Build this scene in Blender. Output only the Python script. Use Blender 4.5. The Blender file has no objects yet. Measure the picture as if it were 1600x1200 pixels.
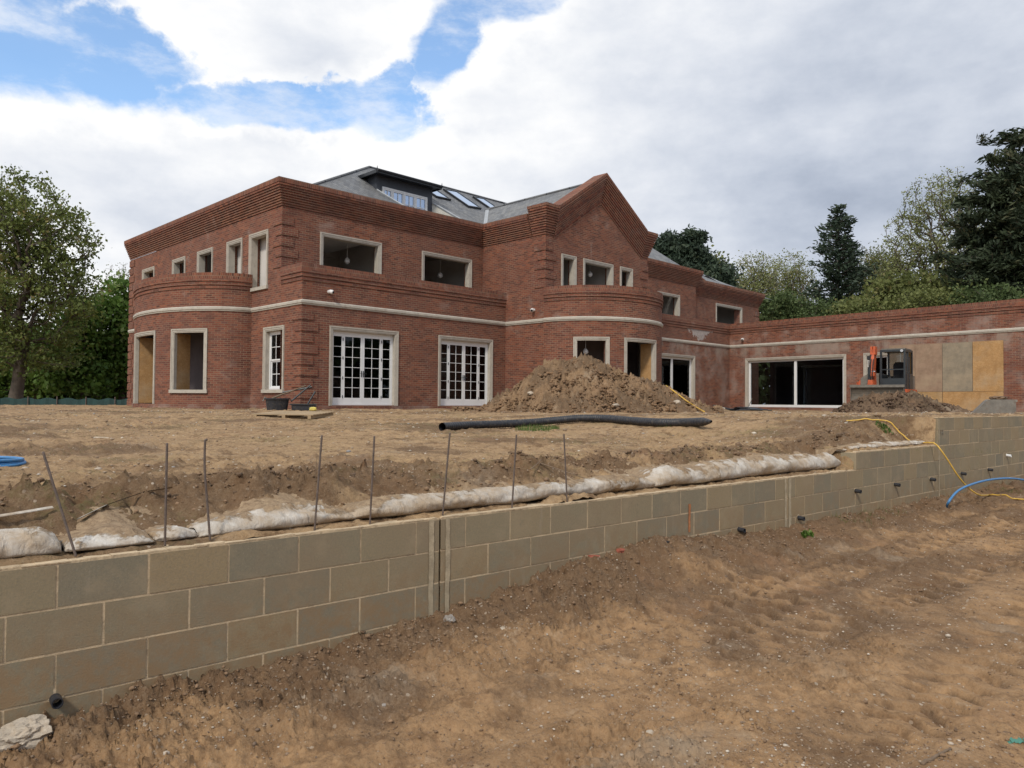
import bpy, math, random
import numpy as np
from mathutils import Matrix, Vector
R = math.radians
PI = math.pi
C = bpy.context.scene.collection
sc = bpy.context.scene

# ------------------------------------------------------------------ camera
EYE = 1.6
F, PITCH, ROLL = 1180.0, R(1.385), R(0.46)
cam_d = bpy.data.cameras.new('camera')
cam = bpy.data.objects.new('camera', cam_d)
C.objects.link(cam)
CM = (Matrix.Rotation(PI/2+PITCH, 4, 'X') @ Matrix.Rotation(ROLL, 4, 'Z'))
cam.matrix_world = Matrix.Translation((0, 0, EYE)) @ CM
cam_d.sensor_width = 36.0
cam_d.lens = 36.0*F/1600.0
cam_d.clip_start = 0.05
cam_d.clip_end = 3000
sc.camera = cam

# ------------------------------------------------------------------ exposure
sc.view_settings.view_transform = 'Standard'
sc.view_settings.look = 'None'
sc.view_settings.exposure = 0.16
sc.view_settings.gamma = 1.0

# ------------------------------------------------------------------ sun
SUN_EL, SUN_AZ = R(44), R(-158)      # azimuth from +Y towards +X ; high behind the camera's left
sd = bpy.data.lights.new('sun', 'SUN')
sd.energy = 2.1
sd.angle = R(8)
sd.color = (1.0, 0.93, 0.82)
sun = bpy.data.objects.new('sun', sd)
C.objects.link(sun)
sdir = Vector((math.sin(SUN_AZ)*math.cos(SUN_EL), math.cos(SUN_AZ)*math.cos(SUN_EL), math.sin(SUN_EL)))
sun.rotation_euler = sdir.to_track_quat('Z', 'Y').to_euler()

# ------------------------------------------------------------------ sky
world = bpy.data.worlds.new('World')
sc.world = world
world.use_nodes = True
wn, wl = world.node_tree.nodes, world.node_tree.links
wn.clear()


class NT:
    """tiny node helper"""
    def __init__(s, nt):
        s.n, s.l = nt.nodes, nt.links

    def val(s, sock, v):
        if v is None:
            return
        if hasattr(v, 'is_linked') or hasattr(v, 'links'):
            s.l.new(v, sock)
        else:
            sock.default_value = v

    def math(s, op, a, b=None, c=None, clamp=False):
        m = s.n.new('ShaderNodeMath'); m.operation = op; m.use_clamp = clamp
        for i, v in enumerate((a, b, c)):
            s.val(m.inputs[i], v)
        return m.outputs[0]

    def vmath(s, op, a, b=None):
        m = s.n.new('ShaderNodeVectorMath'); m.operation = op
        s.val(m.inputs[0], a); s.val(m.inputs[1], b)
        return m.outputs[0]

    def noise(s, vec, scale, detail=4, rough=0.55, lac=2.0, dist=0.0, out=0):
        m = s.n.new('ShaderNodeTexNoise')
        s.val(m.inputs['Vector'], vec)
        m.inputs['Scale'].default_value = scale
        m.inputs['Detail'].default_value = detail
        m.inputs['Roughness'].default_value = rough
        m.inputs['Lacunarity'].default_value = lac
        m.inputs['Distortion'].default_value = dist
        return m.outputs[out]

    def voro(s, vec, scale, feature='F1', out='Distance', rand=1.0):
        m = s.n.new('ShaderNodeTexVoronoi'); m.feature = feature
        s.val(m.inputs['Vector'], vec)
        m.inputs['Scale'].default_value = scale
        m.inputs['Randomness'].default_value = rand
        return m.outputs[out]

    def ramp(s, x, stops):
        m = s.n.new('ShaderNodeValToRGB')
        s.val(m.inputs[0], x)
        e = m.color_ramp.elements
        while len(e) < len(stops):
            e.new(0.5)
        for i, (p, c) in enumerate(stops):
            e[i].position = p
            e[i].color = (c[0], c[1], c[2], 1) if hasattr(c, '__len__') else (c, c, c, 1)
        return m.outputs[0]

    def map(s, x, a, b, c=0.0, d=1.0, smooth=False):
        m = s.n.new('ShaderNodeMapRange')
        if smooth:
            m.interpolation_type = 'SMOOTHSTEP'
        s.val(m.inputs[0], x)
        for i, v in zip((1, 2, 3, 4), (a, b, c, d)):
            m.inputs[i].default_value = v
        return m.outputs[0]

    def mix(s, f, a, b, mode='MIX'):
        m = s.n.new('ShaderNodeMix'); m.data_type = 'RGBA'; m.blend_type = mode
        s.val(m.inputs[0], f)
        for i, v in ((6, a), (7, b)):
            if isinstance(v, tuple) and len(v) == 3:
                v = v+(1,)
            s.val(m.inputs[i], v)
        return m.outputs[2]

    def sep(s, v):
        m = s.n.new('ShaderNodeSeparateXYZ'); s.val(m.inputs[0], v); return m.outputs

    def comb(s, x, y, z):
        m = s.n.new('ShaderNodeCombineXYZ')
        for i, v in enumerate((x, y, z)):
            s.val(m.inputs[i], v)
        return m.outputs[0]

    def mapping(s, v, scale=(1, 1, 1), loc=(0, 0, 0), rot=(0, 0, 0)):
        m = s.n.new('ShaderNodeMapping'); s.val(m.inputs[0], v)
        m.inputs['Scale'].default_value = scale
        m.inputs['Location'].default_value = loc
        m.inputs['Rotation'].default_value = rot
        return m.outputs[0]


w = NT(world.node_tree)
sky = wn.new('ShaderNodeTexSky')
sky.sky_type = 'NISHITA'
sky.sun_disc = False
sky.sun_elevation = SUN_EL
sky.sun_rotation = SUN_AZ
sky.altitude = 50
sky.dust_density = .3
sky.ozone_density = 2.0
tc = wn.new('ShaderNodeTexCoord')
D = tc.outputs['Generated']
sx, sy, sz = w.sep(D)
AZ = w.math('ARCTAN2', sx, sy)
EL = w.math('ARCSINE', sz)
# warp the sky coordinates so that cloud edges billow
wz = w.mapping(D, scale=(1, 1, 1.5))
n1 = w.noise(wz, 7.0, 8, 0.58)
n2 = w.noise(w.mapping(D, scale=(1, 1, 1.5), loc=(7, 3, 1)), 7.0, 8, 0.58)
nb = w.noise(w.mapping(D, scale=(1, 1, 2.2), loc=(3, 3, 1)), 3.2, 7, 0.55)
n3 = w.noise(w.mapping(D, scale=(1, 1, 1.2), loc=(1, 8, 2)), 22.0, 6, 0.6)
AZw = w.math('ADD', AZ, w.math('ADD', w.map(n1, 0, 1, -.055, .055), w.map(n3, .3, .7, -.012, .012)))
ELw = w.math('ADD', EL, w.math('ADD', w.map(n2, 0, 1, -.045, .045), w.map(n3, .3, .7, -.008, .008)))
# openings of blue sky: (azimuth, elevation, half width, half height, tilt) in degrees
HOLES = [(-30.5, 21.4, 7.6, 2.9, 6), (-38, 24.0, 9, 4.6, 0), (-16.5, 20.7, 9, 1.35, 2), (-4.2, 26.3, 2.4, 4.4, -38),
         (-1.2, 28.6, 4.4, 2.2, 0), (-9.0, 20.9, 3.3, 1.9, 15), (-8, 23.0, 1.3, 2.3, -30),
         (-75, 40, 20, 9, 10), (70, 48, 22, 9, -10), (140, 35, 22, 10, 0), (-150, 30, 25, 8, 0), (-33, 26.3, 6.0, 1.7, -8)]
best = None
for (a0, e0, ra, re, tl) in HOLES:
    a = w.math('SUBTRACT', AZw, R(a0)); e = w.math('SUBTRACT', ELw, R(e0))
    ct, st = math.cos(R(tl)), math.sin(R(tl))
    u = w.math('ADD', w.math('MULTIPLY', a, ct/R(ra)), w.math('MULTIPLY', e, st/R(ra)))
    v = w.math('ADD', w.math('MULTIPLY', a, -st/R(re)), w.math('MULTIPLY', e, ct/R(re)))
    d = w.math('SQRT', w.math('ADD', w.math('MULTIPLY', u, u), w.math('MULTIPLY', v, v)))
    best = d if best is None else w.math('MINIMUM', best, d)
blue = w.map(w.math('ADD', best, w.map(n3, .3, .7, -.17, .17)), 0.76, 1.16, 1, 0, True)
# brightness of the cloud deck: brighter low and left, greyer to the right
cl = w.math('ADD', w.map(nb, .3, .72, -.20, .18), w.map(n3, .3, .7, -.028, .028))
gr = w.map(AZ, R(-12), R(20), 0, 1, True)
gr2 = w.math('MULTIPLY', gr, w.map(EL, R(3), R(16), .9, 1.0, True))
gr2 = w.math('MULTIPLY', gr2, w.map(EL, R(20), R(32), 1.0, .55, True))
rim = w.map(best, 1.0, 2.1, .14, 0.0, True)
bri = w.math('ADD', w.math('ADD', .855, cl), rim)
bri = w.math('SUBTRACT', bri, w.math('MULTIPLY', gr2, .22))
bri = w.math('MINIMUM', bri, .93)
tint = w.mix(w.map(bri, .45, .92, 1, 0), (1.0, 1.0, 1.0), (.84, .95, 1.16))
ccol = w.vmath('MULTIPLY', tint, w.comb(bri, bri, bri))
bgb = wn.new('ShaderNodeBackground'); bgb.inputs[1].default_value = 0.15
hs = wn.new('ShaderNodeHueSaturation'); hs.inputs['Saturation'].default_value = 1.0
wl.new(sky.outputs[0], hs.inputs['Color']); hs.inputs['Saturation'].default_value = 1.1; hs.inputs['Value'].default_value = 1.35
wl.new(w.mix(1.0, hs.outputs[0], (.95, 1.02, 1.02), 'MULTIPLY'), bgb.inputs[0])
bgc = wn.new('ShaderNodeBackground'); bgc.inputs[1].default_value = 1.0
wl.new(ccol, bgc.inputs[0])
mxs = wn.new('ShaderNodeMixShader')
wisp = w.noise(w.mapping(D, scale=(1, 1, 2.5), loc=(4, 9, 2)), 5.0, 8, .65)
blue = w.math('MULTIPLY', blue, w.map(wisp, .44, .64, 1.0, .45, True))
wl.new(w.math('MULTIPLY', blue, w.map(EL, R(4), R(12), 0, .9)), mxs.inputs[0])
wl.new(bgc.outputs[0], mxs.inputs[1]); wl.new(bgb.outputs[0], mxs.inputs[2])
wo = wn.new('ShaderNodeOutputWorld')
wl.new(mxs.outputs[0], wo.inputs[0])

# ================================================================== helpers
def at(x, y, Y):
    """world point seen in direction (x, y) of the 1600x1200 photo at forward distance Y"""
    d = CM.to_3x3() @ Vector(((x-800)/F, (600-y)/F, -1))
    t = Y/d.y
    return Vector((d.x*t, Y, EYE+d.z*t))


def tag(o, label=None, cat=None, group=None, kind=None):
    if label: o['label'] = label
    if cat: o['category'] = cat
    if group: o['group'] = group
    if kind: o['kind'] = kind
    return o


def empty(name, loc=(0, 0, 0), rz=0.0):
    o = bpy.data.objects.new(name, None)
    C.objects.link(o)
    o.location = loc; o.rotation_euler = (0, 0, rz)
    o.empty_display_size = .2
    return o


class G:
    """mesh collector"""
    def __init__(s):
        s.v, s.f, s.uv, s.c = [], [], [], []

    def quad(s, pts, uvs=None, col=0.0):
        b = len(s.v)
        s.v += [tuple(p) for p in pts]
        s.f.append(tuple(range(b, b+len(pts))))
        s.uv.append(uvs if uvs else [(p[0]+p[1], p[2]) for p in pts])
        s.c.append(col)

    def box(s, x0, x1, y0, y1, z0, z1, M=None, col=0.0, skip=''):
        P = [Vector((x, y, z)) for z in (z0, z1) for y in (y0, y1) for x in (x0, x1)]
        if M is not None:
            P = [M @ p for p in P]
        for k, idx, ax in (('f', (0, 1, 5, 4), 0), ('b', (3, 2, 6, 7), 0), ('l', (2, 0, 4, 6), 1), ('r', (1, 3, 7, 5), 1),
                       ('d', (2, 3, 1, 0), 2), ('t', (4, 5, 7, 6), 2)):
            if k in skip: continue
            q = [(x, y, z) for z in (z0, z1) for y in (y0, y1) for x in (x0, x1)]
            uv = [((q[i][0], q[i][2]) if ax == 0 else (q[i][1], q[i][2]) if ax == 1 else (q[i][0], q[i][1])) for i in idx]
            s.quad([P[i] for i in idx], uv, col)

    def tube(s, pts, rad, n=8, cap=True, col=0.0):
        pts = [Vector(p) for p in pts]
        if not hasattr(rad, '__len__'): rad = [rad]*len(pts)
        b = len(s.v)
        up = Vector((0, 0, 1))
        t0 = (pts[1]-pts[0]).normalized()
        if abs(t0.dot(up)) > .95: up = Vector((1, 0, 0))
        nrm = t0.cross(up).normalized()
        for i, p in enumerate(pts):
            t = (pts[min(i+1, len(pts)-1)]-pts[max(i-1, 0)]).normalized()
            nrm = (nrm - t*nrm.dot(t)).normalized()
            bn = t.cross(nrm)
            for k in range(n):
                a = 2*PI*k/n
                s.v.append(tuple(p+(nrm*math.cos(a)+bn*math.sin(a))*rad[i]))
        for i in range(len(pts)-1):
            for k in range(n):
                k2 = (k+1) % n
                s.f.append((b+i*n+k, b+i*n+k2, b+(i+1)*n+k2, b+(i+1)*n+k))
                s.uv.append([(k/n, i), ((k+1)/n, i), ((k+1)/n, i+1), (k/n, i+1)]); s.c.append(col)
        if cap:
            s.f.append(tuple(b+k for k in range(n))[::-1]); s.uv.append([(0, 0)]*n); s.c.append(col)
            e = b+(len(pts)-1)*n
            s.f.append(tuple(e+k for k in range(n))); s.uv.append([(0, 0)]*n); s.c.append(col)

    def prism(s, poly, y0, y1, M=None, col=0.0):
        """poly in (x,z), extruded along y"""
        def T(p): return (M @ Vector(p)) if M is not None else Vector(p)
        s.quad([T((x, y0, z)) for x, z in poly], [(x, z) for x, z in poly], col)
        s.quad([T((x, y1, z)) for x, z in poly][::-1], [(x, z) for x, z in poly][::-1], col)
        n = len(poly)
        for i in range(n):
            (x0, z0), (x1, z1) = poly[i], poly[(i+1) % n]
            s.quad([T((x0, y0, z0)), T((x0, y1, z0)), T((x1, y1, z1)), T((x1, y0, z1))],
                   [(x0+z0, y0), (x0+z0, y1), (x1+z1, y1), (x1+z1, y0)], col)

    def build(s, name, mat, parent=None, smooth=False, weld=False, bevel=0):
        me = bpy.data.meshes.new(name)
        me.from_pydata(s.v, [], s.f)
        ul = me.uv_layers.new(name='UVMap')
        flat = [c for u in s.uv for p in u for c in p]
        ul.data.foreach_set('uv', flat)
        at_ = me.attributes.new('tone', 'FLOAT', 'FACE')
        at_.data.foreach_set('value', s.c)
        if smooth:
            me.polygons.foreach_set('use_smooth', [True]*len(me.polygons))
        me.materials.append(mat)
        if weld:
            import bmesh
            bm = bmesh.new(); bm.from_mesh(me)
            bmesh.ops.remove_doubles(bm, verts=bm.verts, dist=1e-4)
            bm.to_mesh(me); bm.free()
        o = bpy.data.objects.new(name, me)
        C.objects.link(o)
        if parent: o.parent = parent
        if bevel:
            m = o.modifiers.new('bevel', 'BEVEL'); m.width = bevel; m.segments = 2; m.limit_method = 'ANGLE'
        return o


def np_mesh(name, V, Fc, mat, parent=None, smooth=True, attrs=None):
    me = bpy.data.meshes.new(name)
    V = np.asarray(V, np.float32); Fc = np.asarray(Fc, np.int32)
    k = Fc.shape[1]
    me.vertices.add(len(V)); me.vertices.foreach_set('co', V.ravel())
    me.loops.add(Fc.size); me.loops.foreach_set('vertex_index', Fc.ravel())
    me.polygons.add(len(Fc))
    me.polygons.foreach_set('loop_start', np.arange(0, Fc.size, k, dtype=np.int32))
    me.polygons.foreach_set('loop_total', np.full(len(Fc), k, np.int32))
    if smooth: me.polygons.foreach_set('use_smooth', np.ones(len(Fc), bool))
    me.update(calc_edges=True)
    if attrs:
        for an, (dom, arr) in attrs.items():
            a = me.attributes.new(an, 'FLOAT', dom); a.data.foreach_set('value', np.asarray(arr, np.float32))
    me.materials.append(mat)
    o = bpy.data.objects.new(name, me); C.objects.link(o)
    if parent: o.parent = parent
    return o


# ---- numpy gradient noise
_rng = np.random.RandomState(5)
_perm = _rng.permutation(512); _perm = np.concatenate([_perm, _perm, _perm])
_ang = _rng.rand(512)*2*PI; _gx, _gy = np.cos(_ang), np.sin(_ang)


def perlin(x, y):
    x = np.asarray(x, float); y = np.asarray(y, float)
    xi = np.floor(x).astype(int); yi = np.floor(y).astype(int)
    xf = x-xi; yf = y-yi
    u = xf*xf*xf*(xf*(xf*6-15)+10); v = yf*yf*yf*(yf*(yf*6-15)+10)
    def g(a, b, dx, dy):
        h = _perm[(_perm[a % 512]+b) % 512]
        return _gx[h]*dx+_gy[h]*dy
    n00 = g(xi, yi, xf, yf); n10 = g(xi+1, yi, xf-1, yf); n01 = g(xi, yi+1, xf, yf-1); n11 = g(xi+1, yi+1, xf-1, yf-1)
    return ((n00*(1-u)+n10*u)*(1-v)+(n01*(1-u)+n11*u)*v)*1.5


def fbm(x, y, oct=4, gain=.5, lac=2.03):
    s = 0; a = 1
    for i in range(oct):
        s = s+a*perlin(x+17.3*i, y-9.1*i); x = x*lac; y = y*lac; a *= gain
    return s


def ss(a, b, x):
    t = np.clip((np.asarray(x, float)-a)/(b-a), 0, 1)
    return t*t*(3-2*t)


# ================================================================== materials
def new_mat(name):
    m = bpy.data.materials.new(name); m.use_nodes = True
    nt = m.node_tree; nt.nodes.clear()
    t = NT(nt)
    b = nt.nodes.new('ShaderNodeBsdfPrincipled')
    o = nt.nodes.new('ShaderNodeOutputMaterial')
    nt.links.new(b.outputs[0], o.inputs[0])
    t.b = b; t.o = o; t.m = m
    c = nt.nodes.new('ShaderNodeTexCoord')
    t.obj = c.outputs['Object']; t.uv = c.outputs['UV']
    return t


def setb(t, col=None, rough=None, metal=None, spec=None):
    if col is not None:
        t.val(t.b.inputs['Base Color'], col+(1,) if isinstance(col, tuple) and len(col) == 3 else col)
    if rough is not None: t.val(t.b.inputs['Roughness'], rough)
    if metal is not None: t.b.inputs['Metallic'].default_value = metal
    if spec is not None: t.b.inputs['Specular IOR Level'].default_value = spec


def bump(t, h, strength=.5, dist=.01, prev=None):
    b = t.n.new('ShaderNodeBump')
    b.inputs['Strength'].default_value = strength; b.inputs['Distance'].default_value = dist
    t.val(b.inputs['Height'], h)
    if prev is not None: t.l.new(prev, b.inputs['Normal'])
    t.l.new(b.outputs[0], t.b.inputs['Normal'])
    return b.outputs[0]


def attr(t, name):
    a = t.n.new('ShaderNodeAttribute'); a.attribute_name = name
    return a.outputs['Fac']


def plain(name, col, rough=.6, metal=0.0, var=.15, scale=6.0, bmp=0.0, spec=.5, dirt=None):
    t = new_mat(name)
    n = t.noise(t.obj, scale, 5, .6)
    c = t.mix(t.map(n, .3, .7), tuple(x*(1-var) for x in col), tuple(min(1, x*(1+var)) for x in col))
    if dirt:
        c = t.mix(t.map(t.noise(t.obj, scale*2.2, 6, .65), .5, .72, 0, .8), c, dirt)
    setb(t, c, t.map(n, 0, 1, rough-.08, min(1, rough+.1)), metal, spec)
    if bmp: bump(t, t.noise(t.obj, scale*8, 5, .6), bmp, .01)
    return t.m


def brick_mat(name, bw=.225, rh=.075, soldier=False, pale=0.0):
    t = new_mat(name)
    br = t.n.new('ShaderNodeTexBrick')
    br.offset = 0.5; br.squash = 1.0
    t.l.new(t.uv, br.inputs['Vector'])
    br.inputs['Scale'].default_value = 1.0
    br.inputs['Brick Width'].default_value = bw
    br.inputs['Row Height'].default_value = rh
    br.inputs['Mortar Size'].default_value = .0075
    br.inputs['Mortar Smooth'].default_value = .2
    br.inputs['Bias'].default_value = 0.0
    br.inputs['Color1'].default_value = (0, 0, 0, 1); br.inputs['Color2'].default_value = (1, 1, 1, 1)
    br.inputs['Mortar'].default_value = (.5, .5, .5, 1)
    tone = t.sep(br.outputs['Color'])[0]
    col = t.ramp(tone, [(0, (.085, .034, .026)), (.25, (.145, .050, .033)), (.6, (.222, .072, .042)), (.85, (.27, .098, .055)), (1, (.14, .065, .055))])
    big = t.noise(t.obj, .55, 5, .6)
    col = t.mix(t.map(big, .40, .62, 0, .75), col, t.mix(.55, col, (.13, .060, .052)))
    streak = t.noise(t.mapping(t.uv, scale=(.35, 5.0, 1)), 1.1, 5, .6)
    col = t.mix(t.map(streak, .42, .7, 0, .45), col, (.125, .058, .05))
    fine = t.noise(t.obj, 30, 4, .6)
    col = t.mix(t.map(fine, .3, .7, 0, .25), col, (.23, .095, .06))
    mcol = t.mix(t.map(t.noise(t.obj, 1.3, 4, .6), .35, .65), (.175, .115, .075), (.29, .205, .14))
    col = t.mix(br.outputs['Fac'], col, mcol)
    # lime bloom and mortar smears left by the bricklayers
    ef = t.noise(t.obj, .9, 8, .62, dist=.4)
    lo, hi = (.60, .78) if not pale else (.47, .66)
    col = t.mix(t.map(ef, lo, hi, 0, .5), col, (.36, .29, .25))
    ef2 = t.noise(t.mapping(t.obj, scale=(1, 1, .35), loc=(4, 1, 9)), 1.9, 7, .7)
    col = t.mix(t.map(ef2, .64, .76, 0, .35), col, (.40, .33, .29))
    if name == 'red_brick':                 # bare render left on the right-hand balcony wall
        ox, oy, oz = t.sep(t.obj)
        dx_ = t.math('ABSOLUTE', t.math('SUBTRACT', ox, 23.5))
        k_ = t.math('SUBTRACT', t.math('MULTIPLY', t.math('SUBTRACT', oz, 5.0), 1.9), t.math('MULTIPLY', dx_, .95))
        k_ = t.math('ADD', k_, t.map(t.noise(t.obj, 3.5, 7, .7), .3, .7, -.5, .5))
        k_ = t.map(k_, -.02, .10, 0, .9)
        k_ = t.math('MULTIPLY', k_, t.math('LESS_THAN', oz, 5.62))
        k_ = t.math('MULTIPLY', k_, t.math('LESS_THAN', t.math('ABSOLUTE', t.math('ADD', oy, .8)), .05))
        col = t.mix(k_, col, t.mix(t.map(t.noise(t.obj, 14, 5, .7), .4, .6), (.30, .26, .24), (.46, .42, .39)))
    if pale:                                # mortar runs below the stone band
        zz = t.sep(t.obj)[2]
        bnd = t.math('MULTIPLY', t.map(zz, 4.15, 4.5, 0, 1), t.map(zz, 4.8, 4.84, 1, 0))
        bn = t.noise(t.mapping(t.obj, scale=(1, 1, .6), loc=(7, 2, 0)), 1.1, 7, .7)
        col = t.mix(t.math('MULTIPLY', bnd, t.map(bn, .45, .6, 0, .7)), col, (.30, .245, .20))
    setb(t, col, .88, 0, .25)
    h = t.math('ADD', t.math('MULTIPLY', t.math('SUBTRACT', 1, br.outputs['Fac']), 1.0), t.math('MULTIPLY', fine, .35))
    bump(t, h, .55, .008)
    return t.m


M = {}
M['brick'] = brick_mat('red_brick')
M['brick_stain'] = brick_mat('red_brick_stained', pale=1)
M['soldier'] = brick_mat('red_brick_on_end', .075, .225)
M['stone'] = plain('cast_stone', (.44, .405, .345), .8, var=.1, scale=3, bmp=.1, dirt=(.33, .29, .24))
M['white'] = plain('white_joinery', (.72, .73, .73), .45, var=.04, scale=2)
M['alu'] = plain('pale_metal_frame', (.62, .64, .65), .4, var=.05, scale=2)
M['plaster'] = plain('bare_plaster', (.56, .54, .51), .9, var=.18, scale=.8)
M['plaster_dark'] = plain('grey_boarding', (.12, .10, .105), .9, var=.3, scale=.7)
M['concrete'] = plain('concrete_slab', (.26, .25, .235), .9, var=.15, scale=1.5, bmp=.2)
M['steel'] = plain('rusty_steel_bar', (.13, .10, .085), .7, .3, var=.3, scale=30)
M['black_plastic'] = plain('black_plastic', (.018, .020, .026), .5, var=.3, scale=8, dirt=(.09, .075, .06))
M['blue_hose'] = plain('blue_water_pipe', (.045, .20, .44), .42, var=.12, scale=20, dirt=(.14, .22, .30))
M['yellow_hose'] = plain('yellow_hose', (.58, .36, .06), .5, var=.15, scale=20)
M['orange'] = plain('orange_paint', (.55, .105, .032), .45, var=.18, scale=10, dirt=(.22, .10, .06))
M['dark_metal'] = plain('charcoal_paint', (.028, .036, .042), .4, var=.2, scale=9)
M['grey_metal'] = plain('muddy_grey_steel', (.185, .17, .145), .6, .2, var=.25, scale=7, dirt=(.16, .12, .09))
M['mud_steel'] = plain('mud_caked_steel', (.12, .105, .085), .85, .1, var=.3, scale=6, dirt=(.17, .125, .085))
M['rubber'] = plain('black_rubber', (.02, .02, .02), .8, var=.3, scale=9, dirt=(.10, .075, .05))
M['seat'] = plain('black_seat_fabric', (.012, .012, .014), .8)
M['hydraulic'] = plain('chromed_rod', (.6, .6, .6), .2, 1.0)
M['lead'] = plain('lead_flashing', (.34, .36, .38), .45, .2, var=.12, scale=3)
M['zinc'] = plain('dark_dormer_cladding', (.045, .052, .066), .55, .1, var=.2, scale=3)
M['gutter'] = plain('black_gutter', (.012, .014, .018), .35)
M['cctv'] = plain('white_plastic', (.75, .75, .74), .4, var=.03)
M['rope'] = plain('green_plastic_scrap', (.06, .20, .15), .5, var=.2)
M['brickbit'] = plain('red_brick_scrap', (.30, .085, .05), .85, var=.3, scale=14, bmp=.4, dirt=(.20, .13, .09))
M['twig'] = plain('dead_wood', (.17, .12, .08), .9, var=.3, scale=25, bmp=.3)
M['yellow'] = plain('yellow_plastic', (.6, .5, .12), .5)


def glass_mat():
    t = new_mat('window_glass')
    gl = t.n.new('ShaderNodeBsdfGlossy'); gl.inputs['Roughness'].default_value = .02
    gl.inputs['Color'].default_value = (.42, .44, .46, 1)
    tr = t.n.new('ShaderNodeBsdfTransparent'); tr.inputs['Color'].default_value = (.62, .66, .68, 1)
    fr = t.n.new('ShaderNodeFresnel'); fr.inputs['IOR'].default_value = 1.5
    mx = t.n.new('ShaderNodeMixShader')
    t.l.new(fr.outputs[0], mx.inputs[0]); t.l.new(tr.outputs[0], mx.inputs[1]); t.l.new(gl.outputs[0], mx.inputs[2])
    t.l.new(mx.outputs[0], t.o.inputs[0])
    return t.m
M['glass'] = glass_mat()
t = new_mat('rooflight_glass'); setb(t, (.50, .62, .80), .05, .75, 1.0); M['sky_glass'] = t.m


def slate_mat():
    t = new_mat('grey_slate')
    br = t.n.new('ShaderNodeTexBrick'); t.l.new(t.uv, br.inputs['Vector'])
    br.inputs['Scale'].default_value = 1; br.inputs['Brick Width'].default_value = .25; br.inputs['Row Height'].default_value = .20
    br.inputs['Mortar Size'].default_value = .006
    br.inputs['Color1'].default_value = (0, 0, 0, 1); br.inputs['Color2'].default_value = (1, 1, 1, 1); br.inputs['Mortar'].default_value = (.5, .5, .5, 1)
    c = t.ramp(t.sep(br.outputs['Color'])[0], [(0, (.105, .112, .125)), (.5, (.15, .158, .17)), (1, (.20, .205, .21))])
    c = t.mix(t.map(t.noise(t.obj, 1.1, 5, .6), .35, .7, 0, .4), c, (.19, .18, .16))
    c = t.mix(br.outputs['Fac'], c, (.05, .052, .058))
    setb(t, c, .6, 0, .4)
    bump(t, t.math('ADD', t.math('SUBTRACT', 1, br.outputs['Fac']), t.noise(t.obj, 20, 3)), .4, .01)
    return t.m
M['slate'] = slate_mat()


def dirt_mat(name, mott=.55, dry=(.385, .228, .110), wet_shade=(.125, .068, .034), dark=.5, stones=1.0, green=0.0, stain=1.0):
    t = new_mat(name)
    p = t.obj
    a = t.noise(p, .45, 6, .62, dist=.3)
    b = t.noise(t.mapping(p, loc=(3, 5, 1)), 2.4, 8, .68)
    c = t.noise(t.mapping(p, loc=(9, 5, 1)), 16, 8, .72)
    f = t.noise(p, 90, 5, .7)
    wf = t.math('ADD', t.math('MULTIPLY', a, .45), t.math('ADD', t.math('MULTIPLY', b, .35), t.math('MULTIPLY', c, .30)))
    wf = t.math('ADD', wf, t.math('MULTIPLY', attr(t, 'wet_shade'), .16))
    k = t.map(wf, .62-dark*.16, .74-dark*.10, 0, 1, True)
    mid = tuple((x+y)/2 for x, y in zip(dry, wet_shade))
    col = t.mix(k, t.mix(t.map(c, .4, .62), mid, dry), wet_shade)
    col = t.mix(t.map(f, .3, .7, 0, .45), col, t.mix(.6, col, (.46, .36, .24)))
    m2 = t.noise(t.mapping(p, loc=(13, 5, 1)), 5.5, 8, .75)
    col = t.mix(t.map(m2, .50, .62, 0, mott), col, wet_shade)
    col = t.mix(t.map(m2, .30, .42, .45, 0), col, (.47, .36, .25))
    # reddish clay and grey silt patches
    col = t.mix(t.map(t.noise(t.mapping(p, loc=(1, 9, 4)), 1.3, 6, .6), .56, .72, 0, .3*stain), col, (.30, .165, .09))
    col = t.mix(t.map(t.noise(t.mapping(p, loc=(21, 9, 4)), 1.0, 6, .65), .58, .72, 0, .55*stain), col, (.33, .27, .20))
    if green:
        g = t.math('MULTIPLY', t.map(t.noise(t.mapping(p, loc=(2, 2, 7)), .8, 6, .7), .52, .64, 0, green), t.map(c, .45, .6))
        col = t.mix(g, col, (.13, .125, .05))
    # little stones
    if stones:
        vd = t.voro(p, 34, out='Distance'); vc = t.voro(p, 34, out='Color')
        pick = t.map(t.sep(vc)[0], .80, .83)
        sz = t.map(t.sep(vc)[1], 0, 1, .16, .42)
        ins = t.math('MULTIPLY', pick, t.math('LESS_THAN', vd, sz))
        ins = t.math('MULTIPLY', ins, t.map(b, .44, .56))
        sc_ = t.mix(t.sep(vc)[2], (.30, .22, .15), (.52, .44, .35))
        col = t.mix(t.math('MULTIPLY', ins, .75*stones), col, sc_)
    # dark specks of crumb shadow and organic matter
    v2 = t.noise(t.mapping(p, loc=(4, 4, 4)), 45, 5, .75)
    col = t.mix(t.map(v2, .60, .70, 0, .6), col, tuple(x*.55 for x in wet_shade))
    setb(t, col, .95, 0, .2)
    h = t.math('ADD', t.math('MULTIPLY', c, 1.0), t.math('MULTIPLY', f, .25))
    if stones: h = t.math('ADD', h, t.math('MULTIPLY', ins, .25))
    n = bump(t, h, 1.0, .022)
    return t.m


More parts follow.
